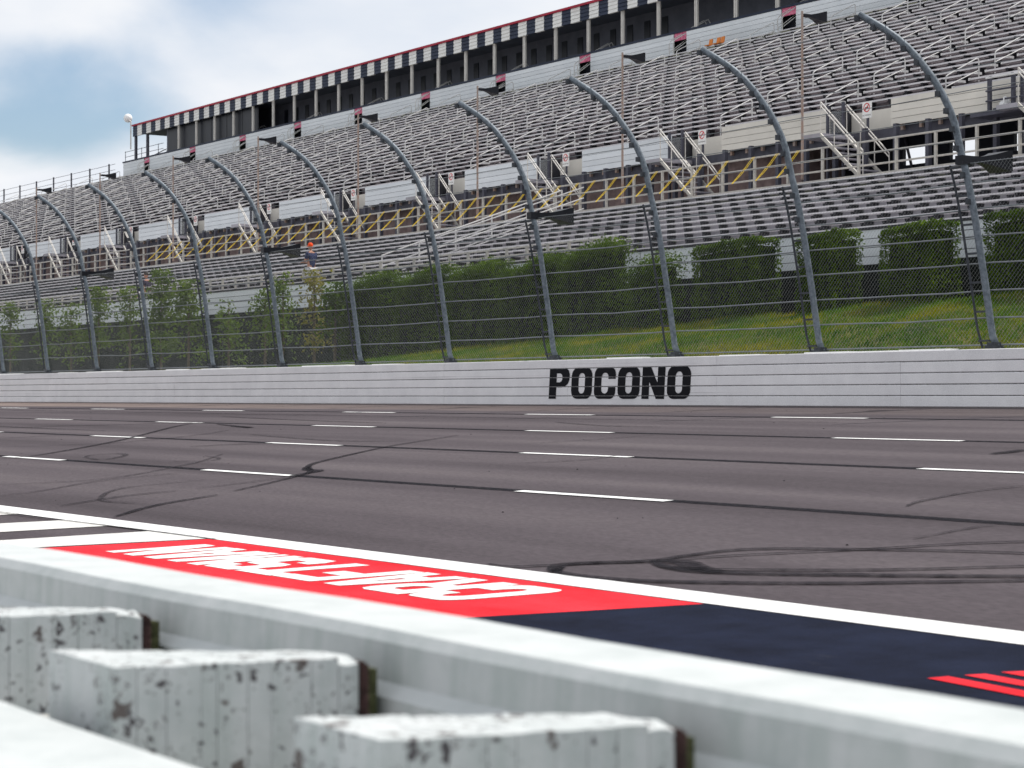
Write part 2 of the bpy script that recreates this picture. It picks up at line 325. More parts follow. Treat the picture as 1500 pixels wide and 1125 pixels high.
ORD = ['first', 'second', 'third', 'fourth', 'fifth', 'sixth', 'seventh', 'eighth', 'ninth', 'tenth', 'eleventh', 'twelfth', 'thirteenth', 'fourteenth', 'fifteenth', 'sixteenth', 'seventeenth', 'eighteenth']

# ------------------------------------------------------------------ ground, track, markings
PROF = [(-60,-1.55),(2.5,-1.42),(6.5,-1.335),(8.2,-1.245),(12,-.98),(15.8,-.765),(19.7,-.565),(23.6,-.345),(27.2,-.18),(28.3,-.14)]
def zg(v): return float(np.interp(v, [p[0] for p in PROF], [p[1] for p in PROF])) + HC
g = MB(); g.quad([(-3000,-3000,-.35),(3000,-3000,-.35),(3000,3000,-.35),(-3000,3000,-.35)]); structure('ground', g, M['ground'])
g = MB()
g.quad([(-60,-120,zg(-60)),(1.1,-120,zg(1.1)),(1.1,500,zg(1.1)),(-60,500,zg(-60))]); structure('pit_lane', g, M['pit_lane'])
g = MB()
vs = [2.4] + [p[0] for p in PROF[2:]]
for a, b in zip(vs, vs[1:]):
    g.quad([(a,-120,zg(a)),(b,-120,zg(b)),(b,500,zg(b)),(a,500,zg(a))])
track = structure('race_track', g, M['asphalt'])
def strip(pts, w, lift=.006):                            # a ribbon on the track along (u, v) points, w half width or list of widths
    P = []
    pts = [Vector((p[1], p[0])) for p in pts]
    if len(pts) > 2:                                     # smooth the polyline
        q = []
        for i in range(len(pts) - 1):
            p0, p1, p2, p3 = pts[max(i-1,0)], pts[i], pts[i+1], pts[min(i+2,len(pts)-1)]
            for t in np.linspace(0, 1, 7)[:-1]:
                q.append(.5 * ((2*p1) + (p2-p0)*t + (2*p0-5*p1+4*p2-p3)*t*t + (3*p1-p0-3*p2+p3)*t**3))
        pts = q + [pts[-1]]
    else:
        pts = [pts[0].lerp(pts[1], t) for t in np.linspace(0, 1, 12)]
    mb = MB(); n = len(pts); row = []
    for i, p in enumerate(pts):
        d = pts[min(i+1,n-1)] - pts[max(i-1,0)]; d = d.normalized() if d.length > 1e-6 else Vector((0, 1)); nn = Vector((-d.y, d.x))
        ww = w if not callable(w) else w(i / (n - 1))
        for s_ in (1, -1):
            x = p + nn * ww * s_; mb.v.append((x.x, x.y, zg(x.x) + lift))
    for i in range(n - 1): mb.f.append((2*i, 2*i+1, 2*i+3, 2*i+2))
    return mb
def flat(poly, lift):                                    # poly of (u, v) on the ground, cut at the profile's bends
    bm = bmesh.new(); f = bm.faces.new([bm.verts.new((v, u, 0)) for u, v in poly])
    for c in (6.5, 8.2, 12):
        bmesh.ops.bisect_plane(bm, geom=bm.faces[:] + bm.edges[:] + bm.verts[:], plane_co=(c, 0, 0), plane_no=(1, 0, 0))
    for v in bm.verts: v.co.z = zg(v.co.x) + lift
    bm.normal_update()
    for f in bm.faces:
        if f.normal.z < 0: f.normal_flip()
    mb = MB(); bm.verts.index_update(); mb.v = [tuple(v.co) for v in bm.verts]; mb.f = [tuple(v.index for v in f.verts) for f in bm.faces]; bm.free(); return mb
part('edge_line', flat([(-40, 7.95), (-40, 8.27), (140, 8.27), (140, 7.95)], .008), M['paint_white'], track)
ROWS = [(12.0, 17.6, 2.5), (15.8, 15.6, 2.45), (19.6, 21.0, 2.4), (23.5, 26.7, 2.3)]
for v, u0, ln in ROWS:
    part('tar_seam', strip([(-30, v + .05), (120, v + .05)], .085 if v < 14 else .10, .004), M['seam'], track)
    me = None
    for k in range(-1, 9):
        hi = u0 + 7.5 * k; lo = hi - ln
        part('lane_dash', flat([(lo, v-.065), (lo, v+.065), (hi, v+.065), (hi, v-.065)], .009), M['paint_white'], track)
# painted patches inside the edge line
part('painted_patch', flat([(17.75, 5.6), (16.5, 7.94), (9.65, 7.94), (10.9, 5.6)], .005), M['paint_red'], track, label='red painted panel beside the pit wall')
part('painted_patch', flat([(10.89, 5.6), (9.64, 7.94), (-4.0, 7.94), (-3.0, 5.6)], .005), M['paint_navy'], track, label='dark navy painted panel beside the pit wall')
for poly in ([(18.45, 6.3), (17.78, 7.94), (16.56, 7.94), (17.55, 6.2)], [(20.75, 6.3), (19.86, 7.94), (18.75, 7.94), (19.5, 6.3)], [(22.3, 7.0), (21.75, 7.94), (21.2, 7.94), (21.6, 7.0)], [(24.6, 7.0), (24.1, 7.94), (23.4, 7.94), (23.9, 7.0)], [(27.2, 7.2), (26.8, 7.94), (26, 7.94), (26.5, 7.2)]):
    part('hatch_stripe', flat(poly, .006), M['paint_worn'], track)
for poly in ([(6.80, 6.93), (6.76, 7.03), (5.5, 6.90), (5.5, 6.80)], [(6.73, 7.10), (6.68, 7.19), (5.5, 7.07), (5.5, 6.98)], [(6.66, 7.27), (6.60, 7.36), (5.5, 7.24), (5.5, 7.15)]):
    part('red_stripe', flat(poly, .009), M['paint_red'], track)
MARKS = [
 ([(12.6,8.32),(12.3,8.33),(11.99,8.71),(11.64,9.12),(11.64,9.43),(11.51,9.91),(10.82,10.28),(9.6,10.71),(7.5,11.0)], .045, 1),
 ([(8.5,11.9),(10.04,11.2),(10.79,10.26),(11.32,9.61),(11.61,9.1)], .03, 1),
 ([(11.74,8.32),(12.05,8.63),(11.58,9.07)], .07, 1),
 ([(11.9,8.5),(11.8,8.36),(11.4,8.30),(10.74,8.42),(9.72,8.94),(8.71,9.71),(7.5,10.6)], .05, 1),
 ([(11.67,9.11),(11.2,8.92),(10.68,8.95),(9.82,9.33),(8.84,9.85),(7.6,10.6)], .06, 1),
 ([(11.2,8.92),(10.62,9.15),(9.81,9.63),(9.16,10.21),(8.2,11.0)], .035, 1),
 ([(11.64,9.12),(11.35,9.15),(11.0,9.0),(10.68,8.95)], .09, 1),
 ([(19.66,8.4),(20.49,9.23),(20.95,10.18)], .05, 1), ([(21.69,8.62),(22.12,9.54),(22.1,10.21)], .05, 1),
 ([(24.11,8.8),(24.23,9.36),(24.94,10.46),(24.95,11.53)], .05, 0),
 ([(21.25,10.54),(22.04,11.53),(22.87,12.39),(24.25,13.15),(25.41,14.27),(27.1,16.18),(28.6,18.3)], .06, 1),
 ([(22.6,12.0),(23.0,12.6),(23.4,12.65),(23.9,12.9)], .10, 1),
 ([(22.18,10.51),(22.26,11.18),(22.5,12.2)], .04, 0), ([(32.01,11.68),(32.24,12.46),(35.41,15.26),(40.11,18.53),(41.41,19.79)], .07, 1),
 ([(31.21,14.67),(30.87,15.25),(30.32,15.73)], .08, 1), ([(30.58,12.55),(29.44,12.35),(30.06,13.01),(30.81,13.22),(30.95,12.87),(30.58,12.55)], .07, 0),
 ([(27.6,12.7),(27.0,12.9),(27.3,13.3),(28.2,13.5)], .05, 0),
 ([(39.85,14.53),(39.45,15.24),(39.29,15.9)], .09, 0), ([(45.61,16.64),(44.73,17.61),(42.79,18.77),(41.01,20.1)], .09, 1),
 ([(39.78,19.33),(36.94,18.7),(38.26,18.9)], .11, 1), ([(24.97,17.13),(24.72,18.33),(24.68,19.33)], .05, 0), ([(21.35,14.44),(20.9,15.18),(21.08,15.96)], .05, 0),
 ([(12.69,12.7),(12.9,13.08),(13.13,13.92),(13.11,14.62)], .045, 0), ([(10.89,10.97),(10.98,11.64),(10.95,11.91)], .04, 0),
 ([(16.45,17.82),(16.5,18.16),(16.59,18.5)], .15, 1), ([(21.02,9.22),(21.95,9.21),(23.34,10.06),(23.32,11.15)], .05, 0),
 ([(30.5,21.6),(28.3,21.0),(26.5,20.9)], .07, 0), ([(44,21.5),(40,21.0),(35,20.6)], .10, 0), ([(34,17.2),(30,16.6),(28,16.9)], .07, 0),
 ([(26,9.6),(25.2,10.6),(26.5,12.4),(28.4,13.9)], .05, 0), ([(36,13.2),(34.5,14.6),(35.0,16.4),(36.5,18.0)], .06, 0), ([(120,26.0),(60,26.05),(45,26.1),(30,25.9),(14,26.2)], .05, 0),
 ([(120,23.0),(60,22.6),(40,22.4),(24,22.5)], .07, 0), ([(60,18.0),(48,17.2),(40,16.9)], .08, 0)]
for n_, (pts, w, strong) in enumerate(MARKS):
    part('tyre_mark', strip(pts, (lambda t, w=w * (1.15 if n_ < 8 else .8): w * (.25 + .65 * math.sin(math.pi * min(1, max(0, .08 + .84 * t))))), .012), M['rubber'] if strong else M['rubber_faint'], track)
part('tar_seam', strip([(24, 7.80), (18.73, 7.93), (16.4, 7.95)], .014, .013), M['seam'], track)
dm = MB()
for _ in range(110):
    v = random.uniform(8.4, 26); u = random.uniform(8, 60); r = random.uniform(.004, .014)
    dm.lathe([(r, 0), (r * .7, r * .5), (r * .2, r * .7)], (v, u, zg(v) + .002), 5)
part('rubber_crumbs', dm, M['rubber'], track, kind='stuff')

# glyphs: outline polygons on a unit grid (x right 0..1, y up 0..1), first loop solid, the rest holes
def rr(x0, y0, x1, y1, r, n=5):
    p = []
    for cx, cy, a in ((x1-r, y1-r, 0), (x0+r, y1-r, 90), (x0+r, y0+r, 180), (x1-r, y0+r, 270)):
        for k in range(n + 1): an = math.radians(a + 90 * k / n); p.append((cx + r * math.cos(an), cy + r * math.sin(an)))
    return p
def cglyph():
    o = rr(0, 0, 1, 1, .24); i = rr(.34, .17, .66, .83, .15)
    # a C: outer loop broken at the right by an opening
    up = [p for p in o if True]
    k = max(range(len(o)), key=lambda q: o[q][0] * 10 + (o[q][1] > .5))
    outer = [p for p in o if not (p[0] > .98 and .35 < p[1] < .65)]
    start = [j for j, p in enumerate(outer) if p[0] > .98 and p[1] >= .65][0]
    outer = outer[start:] + outer[:start]
    pts = [(1, .63)] + outer + [(1, .37), (.66, .37)]
    inner = [p for p in rr(.34, .17, .66, .83, .15)]
    inner_cw = [(.66, .32)] + [(.66 - .0, .30)] + [p for p in reversed(rr(.34, .17, .66, .83, .15)) if not (p[0] > .655)] + [(.66, .70), (.66, .63)]
    # keep the order: from the lower lip round the counter to the upper lip
    low = [p for p in inner_cw[2:-2]]
    low.sort(key=lambda p: -math.atan2(p[1] - .5, p[0] - .5) % (2 * math.pi))
    return [pts + [(.66, .30)] + low + [(.66, .63)]]
GL = {
 'O': [rr(0, 0, 1, 1, .27), rr(.35, .17, .65, .83, .14)],
 'P': [[(0,0),(.36,0),(.36,.37),(.62,.37),(.80,.41),(.94,.50),(1,.62),(1,.80),(.94,.93),(.84,.985),(.70,1),(0,1)], [(.36,.54),(.36,.83),(.52,.83),(.60,.80),(.64,.74),(.64,.64),(.60,.57),(.52,.54)]],
 'N': [[(0,0),(.32,0),(.32,.52),(.64,0),(1,0),(1,1),(.68,1),(.68,.50),(.36,1),(0,1)]],
 'C': cglyph(),
 'R': [[(0,0),(.34,0),(.34,.38),(.48,.38),(.66,0),(1,0),(.80,.42),(.95,.54),(1,.68),(1,.84),(.92,.96),(.76,1),(0,1)], [(.34,.56),(.34,.82),(.58,.82),(.66,.77),(.66,.62),(.58,.56)]],
 'A': [[(0,0),(.33,0),(.38,.20),(.62,.20),(.67,0),(1,0),(.70,1),(.30,1)], [(.42,.38),(.50,.74),(.58,.38)]],
 'F': [[(0,0),(.36,0),(.36,.40),(.88,.40),(.88,.60),(.36,.60),(.36,.80),(1,.80),(1,1),(0,1)]],
 'T': [[(.32,0),(.68,0),(.68,.80),(1,.80),(1,1),(0,1),(0,.80),(.32,.80)]],
 'S': [[(0,.16),(.16,0),(.86,0),(1,.14),(1,.48),(.86,.60),(.36,.62),(.36,.80),(.66,.80),(.66,.70),(1,.70),(1,.86),(.86,1),(.14,1),(0,.86),(0,.54),(.14,.42),(.64,.40),(.64,.20),(.34,.20),(.34,.31),(0,.31)]],
 'M': [[(0,0),(.28,0),(.28,.56),(.42,0),(.58,0),(.72,.56),(.72,0),(1,0),(1,1),(.66,1),(.5,.48),(.34,1),(0,1)]],
}
def glyph_bm(ch):
    cu = bpy.data.curves.new('glyph', 'CURVE'); cu.dimensions = '2D'; cu.fill_mode = 'BOTH'
    for lp in GL[ch]:
        sp = cu.splines.new('POLY'); sp.points.add(len(lp) - 1); sp.use_cyclic_u = True
        for q, p in zip(sp.points, lp): q.co = (p[0], p[1], 0, 1)
    o = bpy.data.objects.new('glyph', cu); COL.objects.link(o); bpy.context.view_layer.update()
    me = o.evaluated_get(bpy.context.evaluated_depsgraph_get()).to_mesh(); bm = bmesh.new(); bm.from_mesh(me)
    o.to_mesh_clear(); bpy.data.objects.remove(o); bpy.data.curves.remove(cu); return bm
def bm_mesh(bm, name, m):
    me = bpy.data.meshes.new(name); bm.to_mesh(me); bm.free(); me.materials.append(m); return me
# word on the red panel, read from the track
for i, ch in enumerate('CRAFTSMAN'):
    bm = glyph_bm(ch)
    for c in (.2, .4, .6, .8): bmesh.ops.bisect_plane(bm, geom=bm.faces[:] + bm.edges[:] + bm.verts[:], plane_co=(0, c, 0), plane_no=(0, 1, 0))
    for v in bm.verts:
        x, y = v.co.x, v.co.y; vv = 7.78 - y * .80 - i * .012; uu = 10.80 + i * .585 + x * .575 + y * .26
        v.co = (vv, uu, zg(vv) + .0095)
    part('letter', bm_mesh(bm, 'letter', M['paint_white']), None, track)

# ------------------------------------------------------------------ outer wall: tube barrier with foam behind, on the far side of the track
BV, BZ0, BH = 27.2, -.18 + HC, 1.045
bar = thing('safer_barrier', (27.4, 40, BZ0), 'long white track wall of five stacked tubes lettered POCONO', 'barrier')
tube_h = BH / 5
jn = [33.0 + 0.28 + 5.28 * k for k in range(-4, 18)]
def uat(x, V): d = 3623 * V / (x + 1280); return (d - .5606 * V) / .828
J0 = 32.64                                              # a joint between barrier lengths
tb = MB(); b_ = .012; hh = tube_h - .014; ln = 5.28 - .006
for (x, z) in ((0, b_), (b_, 0), (.18, 0), (.18, hh), (b_, hh), (0, hh - b_)): tb.v += [(x, 0, z), (x, ln, z)]
for k in range(6): a, b = 2 * k, 2 * ((k + 1) % 6); tb.f.append((a, a + 1, b + 1, b))
tb.f += [(0,2,4,6,8,10), (11,9,7,5,3,1)]
tme = tb.mesh('barrier_tube', M['barrier'])
for k in range(-4, 16):
    for r in range(5):
        part('barrier_tube', tme, None, bar, (BV + random.uniform(-.003, .003), J0 + 5.28 * k, BZ0 + r * tube_h + .004))
part('backing', MB().box(27.212, 27.36, J0 - 4 * 5.28, J0 + 16 * 5.28, BZ0 - .02, BZ0 + BH - .03), M['barrier_dark'], bar)
fb = MB().box(0, .24, 0, 1.28, -.3, 0).mesh('foam_block', M['foam'])
for k in range(80): part('foam_block', fb, None, bar, (27.385, 12 + 1.3 * k, BZ0 + BH + random.choice((-.035, -.005, .01, .018))))
part('concrete_core', MB().box(27.66, 28.15, J0 - 4 * 5.28, J0 + 16 * 5.28, BZ0 - .2, .90 + HC - .07), M['conc'], bar)
LW = .79
for i, ch in enumerate('POCONO'):
    bm = glyph_bm(ch)
    keep = []
    for r in range(5):
        z0, z1 = BZ0 + r * tube_h + .010, BZ0 + (r + 1) * tube_h - .010
        b2 = bm.copy()
        for v in b2.verts:
            x, y = v.co.x, v.co.y
            v.co = (BV - .007, 38.66 - i * .872 - x * LW - y * .06, -.035 + HC + y * .70)
        for pz, no in ((z0, -1), (z1, 1)):
            bmesh.ops.bisect_plane(b2, geom=b2.faces[:] + b2.edges[:] + b2.verts[:], plane_co=(0, 0, pz), plane_no=(0, 0, no), clear_outer=True)
        keep.append(b2)
    mb = MB()
    for b2 in keep:
        b2.verts.index_update(); o0 = len(mb.v); mb.v += [tuple(v.co) for v in b2.verts]; mb.f += [tuple(o0 + v.index for v in f.verts) for f in b2.faces]; b2.free()
    bm.free(); part('letter', mb, M['black_paint'], bar)

# ------------------------------------------------------------------ catch fence on the wall
TAU = [(-.03,.85),(.004,.97),(.07,2.15),(.143,3.33),(.193,3.98),(.235,4.39),(.291,5.04),(.351,5.40),(.424,5.73),(.538,6.14),(.671,6.51),(.824,6.80),(1.0,7.07)]
CURVE = [(27.9 - 1.4 * t, z + HC) for t, z in TAU]; LEAN = [2.0 * t for t, z in TAU]   # the posts bend over the track and a little along it
seg = [0]
for k in range(len(CURVE) - 1): seg.append(seg[-1] + math.sqrt((CURVE[k+1][0]-CURVE[k][0])**2 + (CURVE[k+1][1]-CURVE[k][1])**2 + (LEAN[k+1]-LEAN[k])**2))
def lean(s): return float(np.interp(s, seg, LEAN))
def at(s): return float(np.interp(s, seg, [p[0] for p in CURVE])), float(np.interp(s, seg, [p[1] for p in CURVE]))
fence = thing('catch_fence', (27.9, 40, .95 + HC), 'tall chain-link catch fence on curved steel posts above the white wall', 'fence')
PU = [25.7 + 4.572 * k for k in range(-2, 17)]
ps = [at(s) + (lean(s),) for s in np.linspace(0, seg[-1], 26)]
pm = MB().tube([(v, u, z) for v, z, u in ps], .066, 10); pmesh = pm.mesh('post', M['galv'], True)
tabs_s = [2.75, 3.25] + [3.75 + .36 * k for k in range(10)]
tabs = []
for s in tabs_s:
    v, z = at(s); v2, z2 = at(s + .1); t = Vector((v2 - v, 0, z2 - z)).normalized(); nrm = Vector((-t.z, 0, t.x))
    c = Vector((v, lean(s), z)) + nrm * .10
    tabs.append(MB().box(c.x - .055, c.x + .055, c.y - .025, c.y + .025, c.z - .05, c.z + .05).mesh('cable_tab', M['galv_dark']))
um = MB().tube([at(s)[0:1] + (.34 + lean(s),) + at(s)[1:2] for s in np.linspace(.05, 3.45, 10)], .024, 6).mesh('upright', M['galv_dark'])
soff = []
for s in np.linspace(.2, 3.4, 7):
    v, z = at(s); soff.append(MB().box(v - .03, v + .03, .06 + lean(s), .34 + lean(s), z - .018, z + .018).mesh('standoff', M['galv_dark']))
fm = MB().box(-.13, .13, -.11, .11, 0, .05).box(-.09, .09, -.09, .09, .05, .11).mesh('post_foot', M['galv_dark'])
for u in PU:
    p = part('post', pmesh, None, fence, (0, u, 0))
    for nm, me in [('cable_tab', q_) for q_ in tabs] + [('post_foot', fm)]:
        q = bpy.data.objects.new(nm, me); COL.objects.link(q); q.parent = p; q.location = (27.9, 0, .88 + HC) if nm == 'post_foot' else (0, 0, 0)
    part('upright', um, None, fence, (0, u, 0))
    for q_ in soff: part('standoff', q_, None, fence, (0, u, 0))
cab = [.12, .62, 1.12, 1.62, 2.12, 2.62, 3.1] + [3.46 + .45 * k for k in range(8)]
for i, s in enumerate(cab):
    v, z = at(s); c = MB(); pts = []
    for k, (a, b) in enumerate(zip(PU, PU[1:])):
        for t in (0, .25, .5, .75): pts.append((v + .08, a + (b - a) * t, z - (.022 if i else .0) * math.sin(math.pi * t) * random.uniform(.3, 1.6)))
    pts.append((v + .08, PU[-1], z))
    part('cable', c.tube(pts, .015 if i < 7 else .008, 5), M['cable'], fence)
wires = MB(); step = .088; ss = np.array([0.05, 1.2, 2.3, 2.9, 3.48]); U0, U1 = PU[0], PU[-1]
pv = [at(s) for s in ss]
for sgn in (1, -1):
    u = U0 - 7
    while u < U1 + 7:
        us = u + sgn * ss
        if us.min() > U0 - .01 and us.max() < U1 + .01:
            wires.tube([(p[0] + .10, float(q), p[1]) for p, q in zip(pv, us)], .0023 if sgn < 0 else .0009, 3, cap=False)
        u += step
part('chain_link_mesh', wires, M['wire'], fence, kind='stuff')

# horn loudspeakers
def horn_mb(c, s=1.0, ax=1):
    mb = MB(); x, y, z = c
    prof = [(0, .05, .05), (.12, .06, .06), (.30, .07, .06), (.38, .09, .07), (.62, .16, .12), (.85, .26, .19), (.93, .29, .20)]
    for (h0, a0, b0), (h1, a1, b1) in zip(prof, prof[1:]):
        h0, a0, b0, h1, a1, b1 = [q * s for q in (h0, a0, b0, h1, a1, b1)]
        mb.hexa([(x+h0,y-a0,z-b0),(x+h1,y-a1,z-b1),(x+h1,y+a1,z-b1),(x+h0,y+a0,z-b0)], [(x+h0,y-a0,z+b0),(x+h1,y-a1,z+b1),(x+h1,y+a1,z+b1),(x+h0,y+a0,z+b0)])
    return mb
v4, z4 = at(3.52)
first = None
for n, k in enumerate((0, 3, 6, 9)):
    u = 25.7 + 4.572 * k + lean(3.52); lab = f'black horn loudspeaker clamped to a curved fence post, {ORD[n]} fence horn from the right'
    if first is None:
        first = thing('fence_speaker', (v4, u, z4), lab, 'loudspeaker', 'horn loudspeakers on the catch fence posts')
        part('horn', horn_mb((v4 + .12, u, z4 + .03), .95), M['horn'], first)
        part('clamp', MB().box(v4 - .11, v4 + .2, u - .09, u + .09, z4 - .08, z4 + .08), M['horn'], first)
    else: copy_thing(first, (0, 4.572 * k, 0), lab, 'horn loudspeakers on the catch fence posts')
first = None; PVv = 44.0
for n in range(8):
    u = 48.57 + 9.42 * n; lab = f'slim pole with a black horn loudspeaker on the walkway, {ORD[n]} such pole from the right'
    if first is None:
        first = thing('speaker_pole', (PVv, u, 6.95 + HC), lab, 'loudspeaker pole', 'loudspeaker poles along the walkway')
        part('pole', MB().tube([(PVv, u, 6.9 + HC), (PVv, u, 9.5 + HC), (PVv, u, 12.25 + HC)], [.045, .04, .035], 8), M['rust_pole'], first)
        part('horn', horn_mb((PVv + .05, u, 12.12 + HC), .85), M['horn'], first)
    else: copy_thing(first, (0, 9.42 * n, .0), lab, 'loudspeaker poles along the walkway')

# ------------------------------------------------------------------ grass bank
def hbank(u): return float(np.interp(u, [15, 30, 40, 50, 57, 66, 140], [1.5, 1.38, 1.08, .66, .15, .02, .0]))
def zb(v, u):
    t = min(1, max(0, (v - 28.15) / 4.85)); return .80 + HC + hbank(u) * (t ** .85) + .05 * math.sin(u * 1.3 + v) * t
b = MB(); us = np.arange(5, 141, 1.0); vv = np.linspace(28.1, 36.5, 13)
for u in us:
    for v in vv: b.v.append((v, u, zb(v, u)))
nv = len(vv)
for i in range(len(us) - 1):
    for j in range(nv - 1): a = i * nv + j; b.f.append((a, a + 1, a + nv + 1, a + nv))
structure('grass_bank', b, M['soil'])
gr = MB()
for _ in range(52000):
    u = random.uniform(18, 64) if random.random() < .75 else random.uniform(24, 44); v = random.uniform(28.2, 33.4); z = zb(v, u) - .01
    h = random.uniform(.05, .15); an = random.uniform(0, 6.28); w = .012; dx, dy = math.cos(an) * w, math.sin(an) * w
    lx, ly = random.gauss(0, .05), random.gauss(0, .05)
    gr.v += [(v - dx, u - dy, z), (v + dx, u + dy, z), (v + lx, u + ly, z + h)]; k = len(gr.v); gr.f.append((k-3, k-2, k-1))
go = link('grass', gr.mesh('grass', M['grass'])); go['kind'] = 'stuff'; tag(go, 'rough mown green and yellow grass on the bank behind the wall', 'grass')

# ------------------------------------------------------------------ foliage
def leaves(mb, pts, size, nrm=None, jitter=.75):
    n = len(pts); P = np.array(pts)
    d = rng.normal(size=(n, 3)); d /= np.linalg.norm(d, axis=1)[:, None]
    if nrm is not None: d = d * jitter + np.array(nrm); d /= np.linalg.norm(d, axis=1)[:, None]
    t = np.cross(d, rng.normal(size=(n, 3))); t /= np.linalg.norm(t, axis=1)[:, None]; q = np.cross(d, t)
    s = size * rng.uniform(.6, 1.35, n)[:, None]
    a = P - t * s; bq = P + q * s * .55; c = P + t * s; e = P - q * s * .55
    i0 = len(mb.v)
    mb.v += [tuple(x) for x in np.stack([a, bq, c, e], 1).reshape(-1, 3)]
    mb.f += [(i0+4*i, i0+4*i+1, i0+4*i+2, i0+4*i+3) for i in range(n)]
def hedge(u0, u1, ztop, label, v0=32.9, depth=.95, rough=.028, vine=0, dens=1.0):
    lo = min(zb(v0, u0), zb(v0, u1)) - .15; zt = ztop + HC; uc = (u0 + u1) / 2
    t = thing('hedge', (v0 + depth / 2, uc, lo), label, 'hedge', 'clipped hedges below the stands')
    tilt = .15 if rough < .05 else .42
    w, h = u1 - u0, zt - lo
    def top_at(u): return zt + tilt * (.5 - (u - u0) / w)              # clipped by eye: higher at one end
    ca, cb = top_at(u0 + .12) - .2, top_at(u1 - .12) - .2
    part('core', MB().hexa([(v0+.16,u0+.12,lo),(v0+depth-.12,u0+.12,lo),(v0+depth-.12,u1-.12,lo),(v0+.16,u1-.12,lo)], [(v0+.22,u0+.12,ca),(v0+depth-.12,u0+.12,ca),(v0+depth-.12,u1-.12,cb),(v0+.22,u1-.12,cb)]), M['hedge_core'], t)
    mb = MB(); RD = .16 if rough < .05 else .26
    def rnd(x, u, z):                                                  # rounded shoulder along the front top edge
        tz = top_at(u); d = z - (tz - RD)
        if d > 0 and x < v0 + RD: x = max(x, v0 + RD - math.sqrt(max(0, RD * RD - d * d)))
        return (x, u, z)
    def face(n, f, nn):
        a = rng.uniform(0, 1, (n, 2)); pp = [f(*q) for q in a]; pp = np.array(pp) + rng.normal(0, rough, (n, 3))
        bump = (.4 if rough < .05 else 1) * (.05 * np.sin(pp[:, 1] * 3.1 + pp[:, 2] * 2.3) + .05 * np.sin(pp[:, 1] * 7.7) + .03 * np.sin(pp[:, 1] * 15 + pp[:, 0] * 9))
        pp += np.outer(bump, np.array(nn)); leaves(mb, pp, .038, nn)
    D = 900 * dens
    face(int(D * w * h), lambda a, b: rnd(v0 + .04, u0 + a * w, lo + b * (top_at(u0 + a * w) - lo)), (-1, 0, 0))
    face(int(D * 1.3 * w * RD * 2.2), lambda a, b: (v0 + RD * (1 - math.sin(b * 1.57)), u0 + a * w, top_at(u0 + a * w) - RD * (1 - math.cos(b * 1.57))), (-.5, 0, .85))
    face(int(D * 1.2 * w * depth), lambda a, b: (v0 + RD * .8 + b * (depth - RD * .8), u0 + a * w, top_at(u0 + a * w) - .03), (0, 0, 1))
    face(int(D * depth * h), lambda a, b: rnd(v0 + a * depth, u0 + .04, lo + b * (top_at(u0) - lo)), (0, -1, 0))
    face(int(D * .4 * depth * h), lambda a, b: rnd(v0 + a * depth, u1 - .04, lo + b * (top_at(u1) - lo)), (0, 1, 0))
    n = int((70 if rough > .07 else 20) * w)                            # stray shoots along the top
    uu = rng.uniform(u0, u1, n); leaves(mb, np.stack([rng.uniform(v0 + .1, v0 + depth * .7, n), uu, np.array([top_at(q) for q in uu]) + np.abs(rng.normal(0, rough * .8, n))], 1), .045)
    part('foliage', mb, M['leaf'], t)
    return t
hedge(26.6, 30.6, 3.98, 'clipped green hedge cut off by the right edge of the picture')
hedge(32.15, 33.75, 3.84, 'square dark hedge just left of the rightmost fence post')
hedge(35.25, 36.6, 3.83, 'narrow clipped hedge, second square one from the right fence post')
hedge(38.1, 40.5, 3.86, 'long square hedge standing alone right of the vine covered bush')
hedge(42.0, 43.3, 3.45, 'small rough rounded bush beside the long square hedge', rough=.14)
hedge(44.2, 46.25, 3.98, 'tallest bushy hedge with a bright top, behind the curved post left of POCONO', rough=.10)
hedge(46.75, 49.3, 3.74, 'hedge with a sloping bright green top between two tall hedges', rough=.09)
hedge(49.85, 52.2, 3.76, 'hedge with sunlit yellow-green top right of a dark gap', rough=.09)
hedge(52.9, 55.3, 3.72, 'low bright topped hedge left of the fence post with a gap', rough=.10)
hedge(55.9, 58.6, 3.70, 'leftmost clipped hedge, next to the loose young trees', rough=.12)
def tree(u, top, base, w, label, m='leaf2', n=900, v=32.3, vine=.25):
    z0 = zb(v, u) - .1; t = thing('young_tree', (v, u, z0), label, 'tree', 'young trees in front of the stand wall')
    tk = MB(); H = top + HC - z0
    tk.tube([(v, u, z0), (v + .04, u + .05, z0 + H * .4), (v, u - .03, z0 + H * .75), (v + .02, u, z0 + H * .96)], [.05, .04, .025, .01], 6)
    tips = []
    for k in range(9):
        h = z0 + H * random.uniform(.3, .85); an = random.uniform(0, 6.28); L_ = w * random.uniform(.5, .95) * (1.15 - (h - z0) / H)
        e = Vector((v + math.cos(an) * L_, u + math.sin(an) * L_, h + L_ * random.uniform(.5, 1.0))); tips.append(e)
        tk.tube([(v, u, h), tuple(Vector((v, u, h)).lerp(e, .5) + Vector((0, 0, .04))), tuple(e)], [.02, .013, .006], 4)
    part('trunk', tk, M['bark'], t)
    mb = MB(); pts = []
    cl = []
    for _ in range(26):
        hh_ = random.random() ** .8; zz = z0 + H * (.22 + .78 * hh_); rr_ = w * (1.0 - .75 * hh_ ** 1.5) * random.random() ** .5; an = random.uniform(0, 6.28)
        cl.append((v + math.cos(an) * rr_, u + math.sin(an) * rr_, zz, random.uniform(.10, .26)))
    for e in tips: cl.append((e.x, e.y, e.z, .2))
    for _ in range(n):
        c = random.choice(cl); pts.append([random.gauss(c[0], c[3]), random.gauss(c[1], c[3]), min(random.gauss(c[2], c[3]), top + HC)])
    leaves(mb, pts, .07); part('crown', mb, M[m], t)
